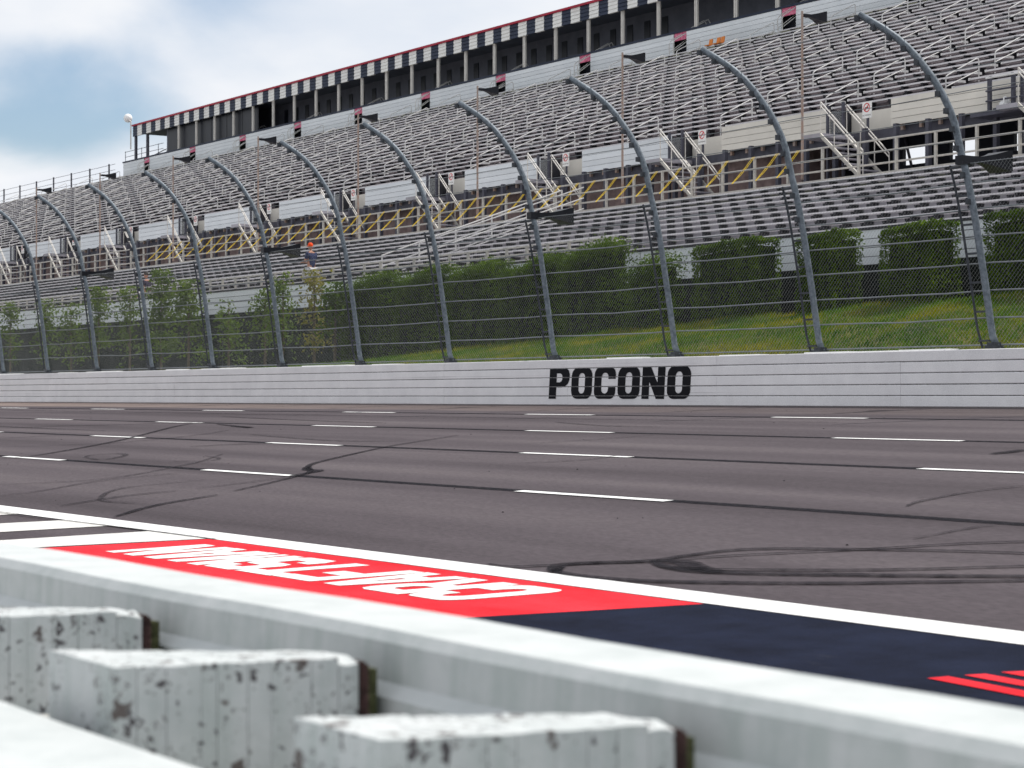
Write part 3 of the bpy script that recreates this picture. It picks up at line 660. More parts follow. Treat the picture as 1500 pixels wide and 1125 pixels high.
T = [(87.2, 4.25, 0.5, 'thin young tree against the left edge of the picture', 'leaf2', 700), (83.0, 4.15, 0.5, 'young leafy tree, second from the left edge', 'leaf2', 800),
     (80.2, 3.85, 0.5, 'small young tree between two left fence posts', 'leaf2', 650), (77.3, 4.4, 0.65, 'full green young tree below the seated person', 'leaf2', 1200),
     (74.2, 4.27, 0.5, 'loose young tree just right of the seated person', 'leaf2', 700), (71.3, 4.82, 0.75, 'tallest young tree with a dense pointed crown', 'leaf2', 1700),
     (68.9, 4.3, 0.8, 'broad young tree right beside the tallest one', 'leaf2', 1300), (65.6, 3.45, 0.6, 'sparse low young tree left of the standing person', 'leaf2', 500),
     (62.8, 3.7, 0.6, 'sparse young tree by the post with a horn speaker', 'leaf2', 600), (61.5, 4.2, 0.45, 'slender young tree below the standing person', 'leaf2', 600),
     (59.3, 4.15, 0.55, 'yellowish thin-leaved young tree near the leftmost hedge', 'leaf3', 550), (57.9, 3.7, 0.6, 'dark green young tree overlapping the leftmost hedge', 'leaf', 900)]
for u, top, w, lab, m, n in T: tree(u, top, 0, w, lab, m, int(n * 1.25))

# ------------------------------------------------------------------ lower stand
low = thing('lower_grandstand', (35, 70, HC), 'lower tier of grey bleachers behind the hedges with a white front wall', 'grandstand')
LU0, LU1 = 16.0, 126.0; LT, LR = .84, .268; LV0, LZ0 = 35.1, 3.80 + HC; NL = 10
fz0, fz1 = 3.20 + HC, 4.07 + HC
for r in range(4):
    h = (fz1 - fz0) / 4
    me = MB().box(0, .05, 0, 7.3, 0, h - .018).mesh('front_board', M['siding'])
    for k in range(15): part('front_board', me, None, low, (35.0 + random.uniform(-.004, .004), LU0 + 7.33 * k, fz0 + h * r))
part('wall_backing', MB().box(35.055, 35.1, LU0, LU1, fz0 + .01, fz1 - .01), M['bracket'], low)
part('wall_cap', MB().box(34.96, 35.12, LU0, LU1, fz1 + .003, fz1 + .05), M['bracket'], low)
sm = MB().box(0, .26, 0, 5.38, -.045, 0).mesh('seat_plank', M['alu'])
for i in range(NL):
    V, Z = LV0 + LT * i, LZ0 + LR * i
    mb = MB(); mb.box(V, V + LT + .02, LU0, LU1, Z - .05, Z); mb.box(V + .001, V + .03, LU0, LU1, Z - LR - .02, Z - .051)
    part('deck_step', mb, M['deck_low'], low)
    for k in range(20): part('seat_plank', sm, None, low, (V + .50, LU0 + 5.41 * k + (i % 2) * 1.2, Z + .43))
bk = MB()
for i in range(NL):
    V, Z = LV0 + LT * i, LZ0 + LR * i; u = LU0 + (i % 3) * .27
    while u < LU1:
        bk.hexa([(V+.58,u-.03,Z+.003),(V+.70,u-.03,Z+.003),(V+.70,u+.03,Z+.003),(V+.58,u+.03,Z+.003)], [(V+.49,u-.045,Z+.382),(V+.77,u-.045,Z+.382),(V+.77,u+.045,Z+.382),(V+.49,u+.045,Z+.382)]); u += .80
part('seat_bracket', bk, M['bracket'], low, kind='stuff')
fr = MB(); u = 47.0
for zz in (.30, .52): fr.tube([(35.35, 47, fz1 + zz), (35.35, 124, fz1 + zz)], .026, 5)
part('front_rail', fr, M['grey_rail'], low)
rpm = MB().box(-.03, .03, -.05, .05, 0, .55).mesh('rail_post', M['grey_rail'])
while u < 124: part('rail_post', rpm, None, low, (35.35, u, fz1)); u += 1.1
sc = thing('underside_shade', (34.6, 70, HC), 'black panels added as the shade of the open underside below the white stand wall', 'underside_shade')  # added panels and posts standing in for the shaded open underside
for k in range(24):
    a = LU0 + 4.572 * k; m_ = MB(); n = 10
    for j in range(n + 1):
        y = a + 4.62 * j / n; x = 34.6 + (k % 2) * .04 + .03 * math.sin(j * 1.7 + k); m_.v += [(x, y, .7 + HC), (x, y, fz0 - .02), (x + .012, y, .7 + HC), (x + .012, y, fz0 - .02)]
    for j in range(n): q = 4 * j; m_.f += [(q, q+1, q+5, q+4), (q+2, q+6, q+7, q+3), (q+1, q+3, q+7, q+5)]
    part('shade_panel', m_, M['shade_black'], sc)
rb = MB()
for k in range(25): rb.tube([(34.66, LU0 + 4.572 * k, .6 + HC), (34.66, LU0 + 4.572 * k, fz0 - .03)], .03, 5)
part('shade_backing', MB().box(34.78, 34.80, LU0, LU1, .6 + HC, fz0 - .015), M['shade_black'], sc)  # added dark sheet, stops light showing between the panels
part('shade_panel_posts', rb, M['dark_post'], sc)

# white tubes of an access ramp laid across the lower seats
ramp_ = thing('ramp_railing', (39, 59, 5.2 + HC), 'white tubular ramp railing slanting across the lower seats', 'railing')
for k, (dv, dz) in enumerate(((0, 0), (.0, .38), (.0, .76), (1.5, .0), (1.5, .38), (1.5, .76))):
    part('rail', MB().tube([(36.0 + dv, 61.2, 4.15 + dz + HC + dv * .32), (43.0, 60.3 - dv * .9, 6.72 + dz + HC)], .026, 6), M['rail'], ramp_)
pm_ = MB().tube([(0, 0, 0), (0, 0, .80)], .03, 6).mesh('rail_post', M['rail'])
for k in range(6):
    t = k / 5; part('rail_post', pm_, None, ramp_, (36 + 7 * t, 61.2 - .9 * t, 4.12 + 2.57 * t + HC))
# concourse walkway, railing, ropes
wz = 6.62 + HC
wk = thing('walkway', (44.4, 80, wz), 'raised walkway between the lower and upper seats', 'walkway')
part('floor', MB().box(43.45, 48.5, 16, 205, wz - .15, wz), M['deck_low'], wk)
part('kerb_board', MB().box(43.46, 43.52, 16, 205, wz, wz + .12), M['grey_rail'], wk)
wr = thing('walkway_railing', (43.6, 80, wz), 'grey three-bar railing along the front of the walkway', 'railing')
rpost = MB().box(-.035, .035, -.04, .04, 0, 1.12).mesh('post', M['grey_rail'])
for zz in (.40, .76, 1.12): part('rail', MB().tube([(43.6, 18, wz + zz), (43.6, 130, wz + zz)], .032, 6), M['grey_rail'], wr)
u = 18.4
while u < 129: part('post', rpost, None, wr, (43.6, u, wz)); u += 1.6
first = None; u = 48.2; n = 0
while u < 96:
    base = (43.55, u, wz + 1.1)
    if first is None:
        first = thing('yellow_rope', base, 'thin yellow rope tied from the walkway rail down to the seats', 'rope', 'yellow ropes along the walkway')
        meshes = []
        rm = MB()
        for d in (0, .09): rm.tube([(43.55, u + d, wz + 1.14), (43.25, u + d, wz + .80), (42.95, u + d, wz + .50), (42.62, u + d * .4, wz + .22)], .009, 5)
        part('strand', rm, M['yellow'], first)
    else: copy_thing(first, (0, u - 48.2, 0), first['label'])
    u += random.choice((1.0, 1.15, 1.3))

# ------------------------------------------------------------------ upper stand
up = thing('upper_grandstand', (46.5, 110, HC), 'upper tier of grey bleachers with white handrails rising to the suites', 'grandstand')
UU0, UU1 = 34.0, 212.0; UT, UR = .735, .325; UV0, UZ0 = 46.5, 9.22 + HC; NU = 24; AP = 8.16
AIS = [45.2 + AP * 2 / 3 * k for k in range(-2, 31)]
for i in range(NU):
    V, Z = UV0 + UT * i, UZ0 + UR * i
    mb = MB(); mb.box(V, V + UT + .02, UU0, UU1, Z - .05, Z); mb.box(V + .001, V + .03, UU0, UU1, Z - UR - .01, Z - .051)
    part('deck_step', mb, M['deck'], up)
spans = []
for i in range(NU):
    for a, b in zip(AIS, AIS[1:]): spans.append((i, a + .22, b - .22))
spans.sort(key=lambda s: math.hypot(UV0 + UT * s[0], s[1]))
pl_ = {}
far = MB()
for n, (i, a, b) in enumerate(spans):
    V, Z = UV0 + UT * i + .50, UZ0 + UR * i + .43
    w = round(b - a, 2)
    if n < 300:
        if w not in pl_: pl_[w] = MB().box(0, .25, 0, w, -.058, 0).mesh('seat_plank', M['alu'])
        part('seat_plank', pl_[w], None, up, (V, a, Z))
    else: far.box(V, V + .25, a, b, Z - .058, Z)
part('seat_plank', far, M['alu'], up, kind='stuff')
bk = MB(); ec = MB()
for i in range(NU):
    V, Z = UV0 + UT * i, UZ0 + UR * i
    for a, b in zip(AIS, AIS[1:]):
        for u in np.arange(a + .75, b - .7, .9):
            bk.hexa([(V+.58,u-.03,Z+.1),(V+.68,u-.03,Z+.1),(V+.68,u+.03,Z+.1),(V+.58,u+.03,Z+.1)], [(V+.48,u-.05,Z+.38),(V+.78,u-.05,Z+.38),(V+.78,u+.05,Z+.38),(V+.48,u+.05,Z+.38)])
        for q in (a + .19, b - .25): ec.box(V + .48, V + .77, q, q + .06, Z + .36, Z + .44)
part('seat_bracket', bk, M['bracket'], up, kind='stuff'); part('plank_end_cap', ec, M['alu_end'], up, kind='stuff')
RL = 2 * UT; RH = 2 * UR
hm = MB().tube([(0, 0, 0), (0, 0, .68), (.03, 0, .75), (.10, 0, .80), (RL - .10, 0, .80 + RH * .97), (RL - .03, 0, .77 + RH), (RL, 0, .70 + RH), (RL, 0, RH)], .022, 6).tube([(0, 0, .42), (RL, 0, .42 + RH)], .018, 5).mesh('handrail', M['rail'])
for a in AIS:
    for j in range(8):
        r0 = 3 * j + .1
        part('handrail', hm, None, up, (UV0 + .35 + r0 * UT, a, UZ0 + r0 * UR))
# fascia panels and the gaps with stairs
GP = [47.5 + 8.16 * k for k in range(-2, 19)]
fz, ft = 8.46 + HC, 9.30 + HC; bh = (ft - fz) / 4
fmes = MB().box(0, .05, 0, AP - 2.8, 0, bh - .014); fmes_c = fmes.mesh('fascia_board', M['siding']); fmes_w = fmes.mesh('fascia_board', M['siding_warm'])
jme = MB().box(0, .1, 0, .1, 0, .18).mesh('joist_end', M['rust_pole'])
for k, (a, b) in enumerate(zip(GP, GP[1:])):
    warm = (a < 50)
    for r in range(4): part('fascia_board', fmes_w if warm else fmes_c, None, up, (45.45 + random.uniform(-.004, .004), a + 1.4, fz + bh * r))
    part('fascia_frame', MB().box(45.51, 46.5, a + 1.41, b - 1.41, fz + .02, ft - .03), M['bracket'], up)
    for zz in range(7): part('joist_end', jme, None, up, (45.6, a + 1.6 + zz * .8, fz - .16))
part('underside_beam', MB().box(45.75, 46.0, 26, 205, fz - .3, fz - .02), M['dark_post'], up)
# concourse wall under the upper tier
cw = MB(); cw.box(46.62, 46.75, 51.5, 205, wz, fz + .03); cw.box(46.76, 48.7, 51.5, 51.6, wz, fz + .75)
part('concourse_wall', cw, M['brown'], up)
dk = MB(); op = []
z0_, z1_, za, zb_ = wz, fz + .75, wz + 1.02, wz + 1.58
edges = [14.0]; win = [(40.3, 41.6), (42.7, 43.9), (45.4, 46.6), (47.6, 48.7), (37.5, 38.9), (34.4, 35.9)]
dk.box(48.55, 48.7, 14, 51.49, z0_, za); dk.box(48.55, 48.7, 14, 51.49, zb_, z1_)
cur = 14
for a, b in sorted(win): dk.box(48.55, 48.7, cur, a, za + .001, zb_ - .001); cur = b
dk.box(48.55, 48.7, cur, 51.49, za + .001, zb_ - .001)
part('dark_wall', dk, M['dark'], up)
for a, b in win[:4]: part('brace', MB().tube([(48.5, a + .35, wz), (48.5, b - .15, wz + 1.9)], .05, 5), M['dark_post'], up)
cp = MB().box(-.07, .07, -.07, .07, 0, fz - wz - .02).mesh('column', M['dark_post'])
u = 22.5
while u < 140: part('column', cp, None, up, (45.2, u, wz)); u += 1.36
pg_ = MB().box(-.02, .02, -.30, .30, 0, .38).mesh('notice', M['sign_white'])
# stairs in the gaps, landing with mesh panel and sign
stair0 = None; sign0 = None
for k, g0 in enumerate(GP[1:18]):
    n = k; cat = 'stairs'
    lab = f'steel stair with double white handrails up to the upper tier, {ORD[n]} stair from the right'
    if stair0 is None:
        stair0 = thing('access_stair', (45, g0, wz), lab, cat, 'stairs from the walkway to the upper tier')
        hi, lo = g0 + .55, g0 - 2.2
        lo = g0 - 1.35; zh, zl = ft - .95, wz
        for v in (44.3, 45.42):
            q = MB()
            for d in (0, .13): q.tube([(v, hi, zh + .98 - d), (v, lo, zl + .98 - d)], .022, 6)
            for t in (0, .33, .66, 1): q.tube([(v, hi + (lo - hi) * t, zh + (zl - zh) * t), (v, hi + (lo - hi) * t, zh + .98 + (zl - zh) * t)], .018, 5)
            part('handrail', q, M['stair_rail'], stair0)
            part('stringer', MB().hexa([(v - .03, hi, zh - .14), (v + .03, hi, zh - .14), (v + .03, lo, wz), (v - .03, lo, wz)], [(v - .03, hi, zh), (v + .03, hi, zh), (v + .03, lo, wz + .14), (v - .03, lo, wz + .14)]), M['grey_rail'], stair0)
        trd = MB().box(44.34, 45.38, 0, .24, -.04, 0).mesh('tread', M['deck_low'])
        for j in range(9): part('tread', trd, None, stair0, (0, hi - .22 - j * .21, zh - .12 - j * .19))
        part('landing', MB().box(44.3, 46.48, g0 + .56, g0 + 1.38, zh - .14, zh), M['deck_low'], stair0)
        part('landing_post', MB().box(45.3, 45.38, g0 + 1.3, g0 + 1.38, wz, ft + .08), M['dark_post'], stair0)
        part('landing_post', MB().box(45.3, 45.38, g0 + .58, g0 + .66, wz, ft + .12), M['dark_post'], stair0)
        q = MB()
        for s_ in np.arange(0, 1.45, .09):
            q.tube([(45.36, g0 + .62 + min(.72, s_), fz - .0 + max(0, s_ - .72)), (45.36, g0 + .62 + max(0, s_ - .72), fz + min(.72, s_))], .006, 3)
            q.tube([(45.36, g0 + .62 + max(0, .72 - s_), fz + max(0, s_ - .72)), (45.36, g0 + .62 + min(.72, 1.44 - s_), fz + min(.72, s_))], .006, 3)
        part('mesh_panel', q, M['wire'], stair0, kind='stuff')
        part('side_panel', MB().box(46.42, 46.48, g0 - 1.38, g0 + 1.38, wz + 1.72, ft - .10), M['siding_warm'], stair0)
    else: copy_thing(stair0, (0, g0 - GP[1], 0), lab)
    lab = f'no smoking sign with red ring in a stair gap, {ORD[n]} from the right'
    if sign0 is None:
        y, z, x = g0 - .32, ft - .22, 45.46
        sign0 = thing('no_smoking_sign', (x, y, z), lab, 'sign', 'no smoking signs in the stair gaps')
        part('board', MB().box(x, x + .03, y - .20, y + .20, z - .27, z + .24), M['sign_white'], sign0)
        ring = MB(); cz = z + .06
        for j in range(24):
            a0, a1 = 2 * math.pi * j / 24, 2 * math.pi * (j + 1) / 24
            ring.quad([(x - .004, y + r * math.cos(a), cz + r * math.sin(a)) for r, a in ((.145, a0), (.145, a1), (.115, a1), (.115, a0))])
        cs = math.sqrt(.5) * .12
        ring.quad([(x - .006, y - cs - .012, cz + cs - .012), (x - .006, y - cs + .012, cz + cs + .012), (x - .006, y + cs + .012, cz - cs + .012), (x - .006, y + cs - .012, cz - cs - .012)])
        part('ring', ring, M['sign_red'], sign0)
        part('cigarette', MB().quad([(x - .003, y - .075, cz - .015), (x - .003, y + .075, cz - .015), (x - .003, y + .075, cz + .015), (x - .003, y - .075, cz + .015)]), M['sign_black'], sign0)
        wd = bpy.data.curves.new('words', 'FONT'); wd.body = 'NO SMOKING'; wd.size = .06; wd.align_x = 'CENTER'
        wo_ = bpy.data.objects.new('words', wd); COL.objects.link(wo_); bpy.context.view_layer.update()
        me = bpy.data.meshes.new_from_object(wo_.evaluated_get(bpy.context.evaluated_depsgraph_get())); bpy.data.objects.remove(wo_)
        me.transform(Matrix(((0, 0, 1, x - .004), (-1, 0, 0, y), (0, 1, 0, z - .20), (0, 0, 0, 1)))); me.materials.clear(); me.materials.append(M['sign_black'])
        part('lettering', me, None, sign0)
        part('post', MB().box(x + .032, x + .06, y - .05, y + .05, wz + .3, z - .2), M['dark_post'], sign0)
    else: copy_thing(sign0, (0, g0 - GP[1], 0), lab)
# railing at the back of the upper tier, left of the suites
bz = UZ0 + UR * (NU - 1)
bf = thing('back_fence', (64.4, 180, bz), 'thin wire back fence along the top of the seats left of the suites', 'fence')
bpm = MB().box(-.05, .05, -.05, .05, -.3, 1.75).mesh('post', M['dark_post'])
for k in range(17): part('post', bpm, None, bf, (64.4, 152 + 3.9 * k, bz))
for zz in (.75, 1.2, 1.65):
    part('wire', MB().tube([(64.4, 150.8, bz + zz), (64.4, 215, bz + zz)], .018, 4), M['dark_post'], bf)

# ------------------------------------------------------------------ suites on top
SU0, SU1 = 40.0, 148.4; f0, f1 = 17.28 + HC, 18.43 + HC; a0, a1 = 20.27 + HC, 21.07 + HC; SV = 65.0
su = thing('suite_building', (SV, 95, f0), 'long row of suites under a navy and white striped awning atop the stand', 'building')
sbh = (f1 - f0) / 5
OPN = [72.7 + AP * k for k in range(-5, 10)]
sbm = MB().box(0, .06, 0, AP - 1.04, 0, sbh - .015).mesh('fascia_board', M['siding'])
lm = MB().box(0, .06, 0, 150.6 - OPN[-1] - .52, 0, sbh - .015).mesh('fascia_board', M['siding'])
for a in OPN:
    for r in range(5):
        part('fascia_board', sbm if a != OPN[-1] else lm, None, su, (SV + random.uniform(-.004, .004), a + .52, f0 + sbh * r))
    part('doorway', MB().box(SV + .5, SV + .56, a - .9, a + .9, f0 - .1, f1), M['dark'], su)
    b_n = thing('pink_banner', (SV + .1, a, f1 - .1), f'pink banner over a stair opening in the white fascia, {ORD[14 - OPN.index(a)]} from the left end', 'banner', 'pink banners over the stair openings')
    part('cloth', MB().box(SV + .03, SV + .05, a - .48, a + .48, f1 - .38, f1 + .04), M['pink'], b_n)
    q = MB()
    for d in (-.42, -.1):
        q.tube([(SV - .75, a + d, f0 - .25), (SV - .78, a + d, f0 + .45), (SV - .70, a + d, f0 + .62), (SV + .6, a + d, f1 + .25), (SV + 1.5, a + d, f1 + .75), (SV + 1.7, a + d, f1 + .5)], .026, 5)
        q.tube([(SV - .7, a + d, f0 + .1), (SV + .6, a + d, f1 - .15)], .02, 5)
    part('stair_rail', q, M['rail'], su)
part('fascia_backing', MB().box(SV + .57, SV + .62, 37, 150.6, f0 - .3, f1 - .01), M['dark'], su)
part('fascia_cap', MB().box(SV - .03, SV + .45, 37, 150.7, f1 + .002, f1 + .10), M['awn_navy'], su)
part('floor', MB().box(SV + .63, SV + 5.0, 37, 150.6, f1 - .2, f1), M['ceiling'], su)
pz = 1.55 / 2 * 1.08
AW = MB().box(0, .10, 0, .838, 0, a1 - a0); aw_n = AW.mesh('awning_panel', M['awn_navy']); 
aww = MB()
for r in range(4): h = (a1 - a0) / 4; aww.hexa([(-.05, .0, r*h), (.10, .0, r*h), (.10, .838, r*h), (-.05, .838, r*h)], [(-.015, .0, (r+1)*h-.004), (.10, .0, (r+1)*h-.004), (.10, .838, (r+1)*h-.004), (-.015, .838, (r+1)*h-.004)])
aw_w = aww.mesh('awning_panel', M['awn_white'])
awn = MB()
for r in range(4): h = (a1 - a0) / 4; awn.hexa([(-.05, .0, r*h), (.10, .0, r*h), (.10, .838, r*h), (-.05, .838, r*h)], [(-.015, .0, (r+1)*h-.004), (.10, .0, (r+1)*h-.004), (.10, .838, (r+1)*h-.004), (-.015, .838, (r+1)*h-.004)])
aw_n = awn.mesh('awning_panel', M['awn_navy'])
n = 0; u = SU1 - .84
while u > SU0: part('awning_panel', aw_n if n % 2 == 0 else aw_w, None, su, (SV - .12, u, a0)); u -= .845; n += 1
part('roof_trim', MB().box(SV - .22, SV + .05, SU0 - .1, SU1 + .1, a1 + .003, a1 + .125), M['red_trim'], su)
part('roof', MB().box(SV + .06, SV + 5.2, SU0, SU1 + .05, a1 - .12, a1 + .10), M['ceiling'], su)
part('soffit', MB().box(SV + .02, SV + 5.0, SU0, SU1, a0 + .25, a0 + .33), M['ceiling'], su)
bw = part('back_wall', MB().box(SV + 2.2, SV + 2.4, SU0, 143.0, f1 + .003, a0 + .24), M['suite_wall'], su)
part('end_wall', MB().box(SV + .3, SV + 2.19, 142.9, 143.1, f1 + .003, a0 + .24), M['suite_wall'], su)
for k in range(6): part('window', MB().box(SV + .25, SV + .28, 142.8 - 2.5 * (k + 1) + .03, 142.8 - 2.5 * k - .03, f1 + .12, a0 + .2), M['glass'], su)
rbm = MB().box(0, .03, 0, .04, 0, a0 - f1 + .22).mesh('wall_rib', M['dark'])
u = SU0 + .5; dm_ = MB().box(0, .03, 0, .5, 0, 1.45).mesh('window', M['glass']); gm = MB().box(-.008, -.002, .04, .46, .05, 1.40).mesh('pane', M['glass'])
k = 0
while u < 142:
    if 84 < u < 128 or random.random() < .25:
        w_ = part('window', dm_, None, su, (SV + 2.165, u, f1 + .2))
    u += 1.52; k += 1
spm = MB().box(-.05, .05, -.115, -.025, 0, a0 - f1 + .02).box(-.05, .05, .025, .115, 0, a0 - f1 + .02).box(.0, .04, -.025, .025, 0, a0 - f1).mesh('post', M['post_white'])
spd = MB().box(-.08, .08, -.12, .12, 0, a0 - f1 + .02).mesh('post', M['dark_post'])
u0p = uat(863.3, SV); k = -18
while True:
    u = u0p + 3.04 * k; k += 1
    if u > 143.2: break
    if u > SU0: part('post', spm, None, su, (SV + .02, u, f1 + .1))
for u in (146.0, 148.2): part('post', spd, None, su, (SV + .02, u, f1 + .1), label='dark post under the open end of the roof')
tr = MB()
for zz in (.45, .85): tr.tube([(SV + .1, 143.3, f1 + zz), (SV + .1, 150.5, f1 + zz)], .022, 5)
for y in (144.2, 147.3, 150.4): tr.tube([(SV + .1, y, f1), (SV + .1, y, f1 + .9)], .025, 5)
part('terrace_rail', tr, M['dark_post'], su)
gc = thing('globe_camera', (SV - .1, 149.2, a0), 'white globe camera on a thin pole at the open end of the suites', 'camera')
part('pole', MB().tube([(SV - .15, 148.8, f1 + .9), (SV - .15, 148.8, a1 + .45), (SV - .15, 149.2, a1 + .62)], .05, 6), M['post_white'], gc)
part('globe', MB().lathe([(.05, -.34), (.22, -.28), (.33, -.1), (.34, .06), (.24, .26), (.06, .34)], (SV - .15, 149.35, a1 + .75), 14), M['white_plastic'], gc, smooth=True)
# orange seats, jug and dark platform rail
for n, u in enumerate((77.3, 76.72, 76.4)):
    o = thing('orange_seat', (64.0, u, bz + .43), ['small orange stadium seat on the top row, leftmost of three', 'small orange stadium seat on the top row, middle of three', 'small orange stadium seat on the top row, rightmost of three'][n], 'seat', 'orange stadium seats on the top row')
    part('cushion', MB().box(63.75, 64.05, u - .10, u + .10, bz + .432, bz + .48), M['orange_plastic'], o)
    part('backrest', MB().hexa([(64.02, u-.13, bz+.502), (64.07, u-.13, bz+.502), (64.07, u+.13, bz+.502), (64.02, u+.13, bz+.502)], [(64.08, u-.12, bz+.80), (64.12, u-.12, bz+.80), (64.12, u+.12, bz+.80), (64.08, u+.12, bz+.80)]), M['orange_plastic'], o)
jg = thing('plastic_jug', (45.25, 41.2, 8.25 + HC), 'white plastic jug hanging on the dark rail at the far right', 'jug')
part('body', MB().lathe([(.14, 0), (.17, .03), (.17, .26), (.12, .36), (.05, .42), (.05, .46)], (45.2, 41.2, 8.28 + HC), 14), M['white_plastic'], jg, smooth=True)
part('handle', MB().tube([(45.08, 41.12, 8.62 + HC), (44.99, 41.06, 8.66 + HC), (44.98, 41.05, 8.5 + HC), (45.05, 41.1, 8.42 + HC)], .02, 6), M['white_plastic'], jg)
pr_ = thing('platform_railing', (45.2, 40, 8.2 + HC), 'dark posts and white bars of a platform rail at the right edge', 'railing')
for u in (41.75, 40.84, 39.2, 38.0): part('post', MB().box(45.1, 45.2, u - .05, u + .05, 8.2 + HC, 9.35 + HC), M['dark_post'], pr_)
for zz, m_ in ((9.33, 'rail'), (8.95, 'dark_post'), (8.65, 'dark_post')): part('bar', MB().tube([(45.05, 41.8, zz + HC), (45.05, 37.5, zz + HC)], .03, 6), M[m_], pr_)
part('platform', MB().box(44.6, 45.4, 37.4, 42.0, 8.16 + HC, 8.26 + HC), M['dark_post'], pr_)

# ------------------------------------------------------------------ people
def skin_body(name, joints, edges, m, parent):
    me = bpy.data.meshes.new(name); me.from_pydata([j[:3] for j in joints], edges, []); me.materials.append(m)
    o = link(name, me, parent)
    md = o.modifiers.new('skin', 'SKIN'); me.skin_vertices.new() if hasattr(me.skin_vertices, 'new') and not me.skin_vertices else None
    sk = me.skin_vertices[0].data if me.skin_vertices else None
    if sk:
        for s_, j in zip(sk, joints): s_.radius = (j[3], j[3] if len(j) < 5 else j[4])
        sk[0].use_root = True
    ss_ = o.modifiers.new('sub', 'SUBSURF'); ss_.levels = 1; ss_.render_levels = 1
    return o
def person(base, face, label, seated, top, cap, legs):
    x, y, z = base; fx, fy = face; rx, ry = -fy, fx          # facing direction and the figure's left
    def P(f, l, h, *r): return (x + fx * f + rx * l, y + fy * f + ry * l, z + h, *r)
    t = thing('person', base, label, 'person')
    hp = .48 if seated else .92
    kf = .42 if seated else .02
    J = [P(0,0,hp,.15,.12), P(0,0,hp+.22,.145,.11), P(.02,0,hp+.42,.16,.11), P(.02,0,hp+.55,.055), P(.04,0,hp+.63,.055),
         P(.0,.18,hp+.48,.065), P(.06,.24,hp+.22,.05), P(.28,.14,hp+.17,.04), P(.36,.10,hp+.19,.035),
         P(.0,-.18,hp+.48,.065), P(.06,-.24,hp+.22,.05), P(.28,-.14,hp+.15,.04), P(.36,-.10,hp+.17,.035),
         P(.02,.10,hp-.06,.09), P(kf,.12,hp-.02 if seated else .48,.065), P(kf,.12,.06,.045), P(kf+.14,.13,.03,.04),
         P(.02,-.10,hp-.06,.09), P(kf,-.12,hp-.02 if seated else .48,.065), P(kf,-.12,.06,.045), P(kf+.14,-.13,.03,.04)]
    E_ = [(0,1),(1,2),(2,3),(3,4),(2,5),(5,6),(6,7),(7,8),(2,9),(9,10),(10,11),(11,12),(0,13),(13,14),(14,15),(15,16),(0,17),(17,18),(18,19),(19,20)]
    skin_body('body', J, E_, M['skin'], t)
    sh = [P(0,0,hp-.08,.17,.13), P(0,0,hp+.2,.165,.13), P(.02,0,hp+.44,.17,.12), P(.0,.19,hp+.48,.085), P(.04,.24,hp+.26,.07), P(.0,-.19,hp+.48,.085), P(.04,-.24,hp+.26,.07)]
    skin_body('shirt', sh, [(0,1),(1,2),(2,3),(3,4),(2,5),(5,6)], M[top], t)
    tr_ = [P(0,0,hp-.0,.16,.13), P(.02,.10,hp-.10,.10), P(kf,.12,(hp-.02) if seated else .46,.085), P(.02,-.10,hp-.10,.10), P(kf,-.12,(hp-.02) if seated else .46,.085)]
    skin_body('shorts', tr_, [(0,1),(1,2),(0,3),(3,4)], M[legs], t)
    c = P(.05, 0, hp + .75); hd = MB().lathe([(.03,-.13),(.065,-.11),(.082,-.04),(.085,.03),(.07,.085),(.03,.11)], c[:3], 12)
    for f, l, h, r in ((.085, 0, -.015, .017), (.06, .05, .01, .012), (.06, -.05, .01, .012), (0, .085, 0, .02), (0, -.085, 0, .02), (.075, 0, -.06, .014)):
        q = (c[0] + fx*f + rx*l, c[1] + fy*f + ry*l, c[2] + h); hd.lathe([(r*.4,-r),(r,-r*.3),(r,r*.3),(r*.4,r)], q, 6)
    part('head', hd, M['skin'], t, smooth=True)
    if cap:
        cm_ = MB().lathe([(.094,.0),(.096,.05),(.08,.10),(.04,.13)], c[:3], 12)
        e = P(.13, 0, hp + .765); cm_.hexa([P(.05,-.08,hp+.752), P(.20,-.06,hp+.742), P(.20,.06,hp+.742), P(.05,.08,hp+.752)], [P(.05,-.08,hp+.772), P(.20,-.06,hp+.755), P(.20,.06,hp+.755), P(.05,.08,hp+.772)])
        part('cap', cm_, M[cap], t, smooth=False)
    else: part('hair', MB().lathe([(.088,.0),(.094,.05),(.08,.11),(.03,.135)], (c[0]-fx*.012, c[1]-fy*.012, c[2]), 12), M['hair'], t, smooth=True)
    fg = MB()
    for sd_ in (1, -1):
        for k in range(4):
            l0 = sd_ * (.10 - .0) + (k - 1.5) * .018
            fg.tube([P(.37, l0, hp+.18), P(.42, l0, hp+.175), P(.445 - .005*abs(k-1.5), l0, hp+.15)], [.011,.010,.008], 5)
        fg.tube([P(.35, sd_*.07, hp+.18), P(.38, sd_*.05, hp+.185), P(.41, sd_*.055, hp+.18)], [.012,.011,.009], 5)
    part('fingers', fg, M['skin'], t)
    return t
person((35.62, 65.6, LZ0 + .01), (-.25, .97), 'person in an orange cap and navy shirt standing on the front row', False, 'navy_cloth', 'orange', 'pale_cloth')
person((36.75, 82.6, LZ0 + LR + .01), (-.35, .93), 'person in dark clothing sitting at the front of the lower stand', True, 'dark_cloth', None, 'pale_cloth')

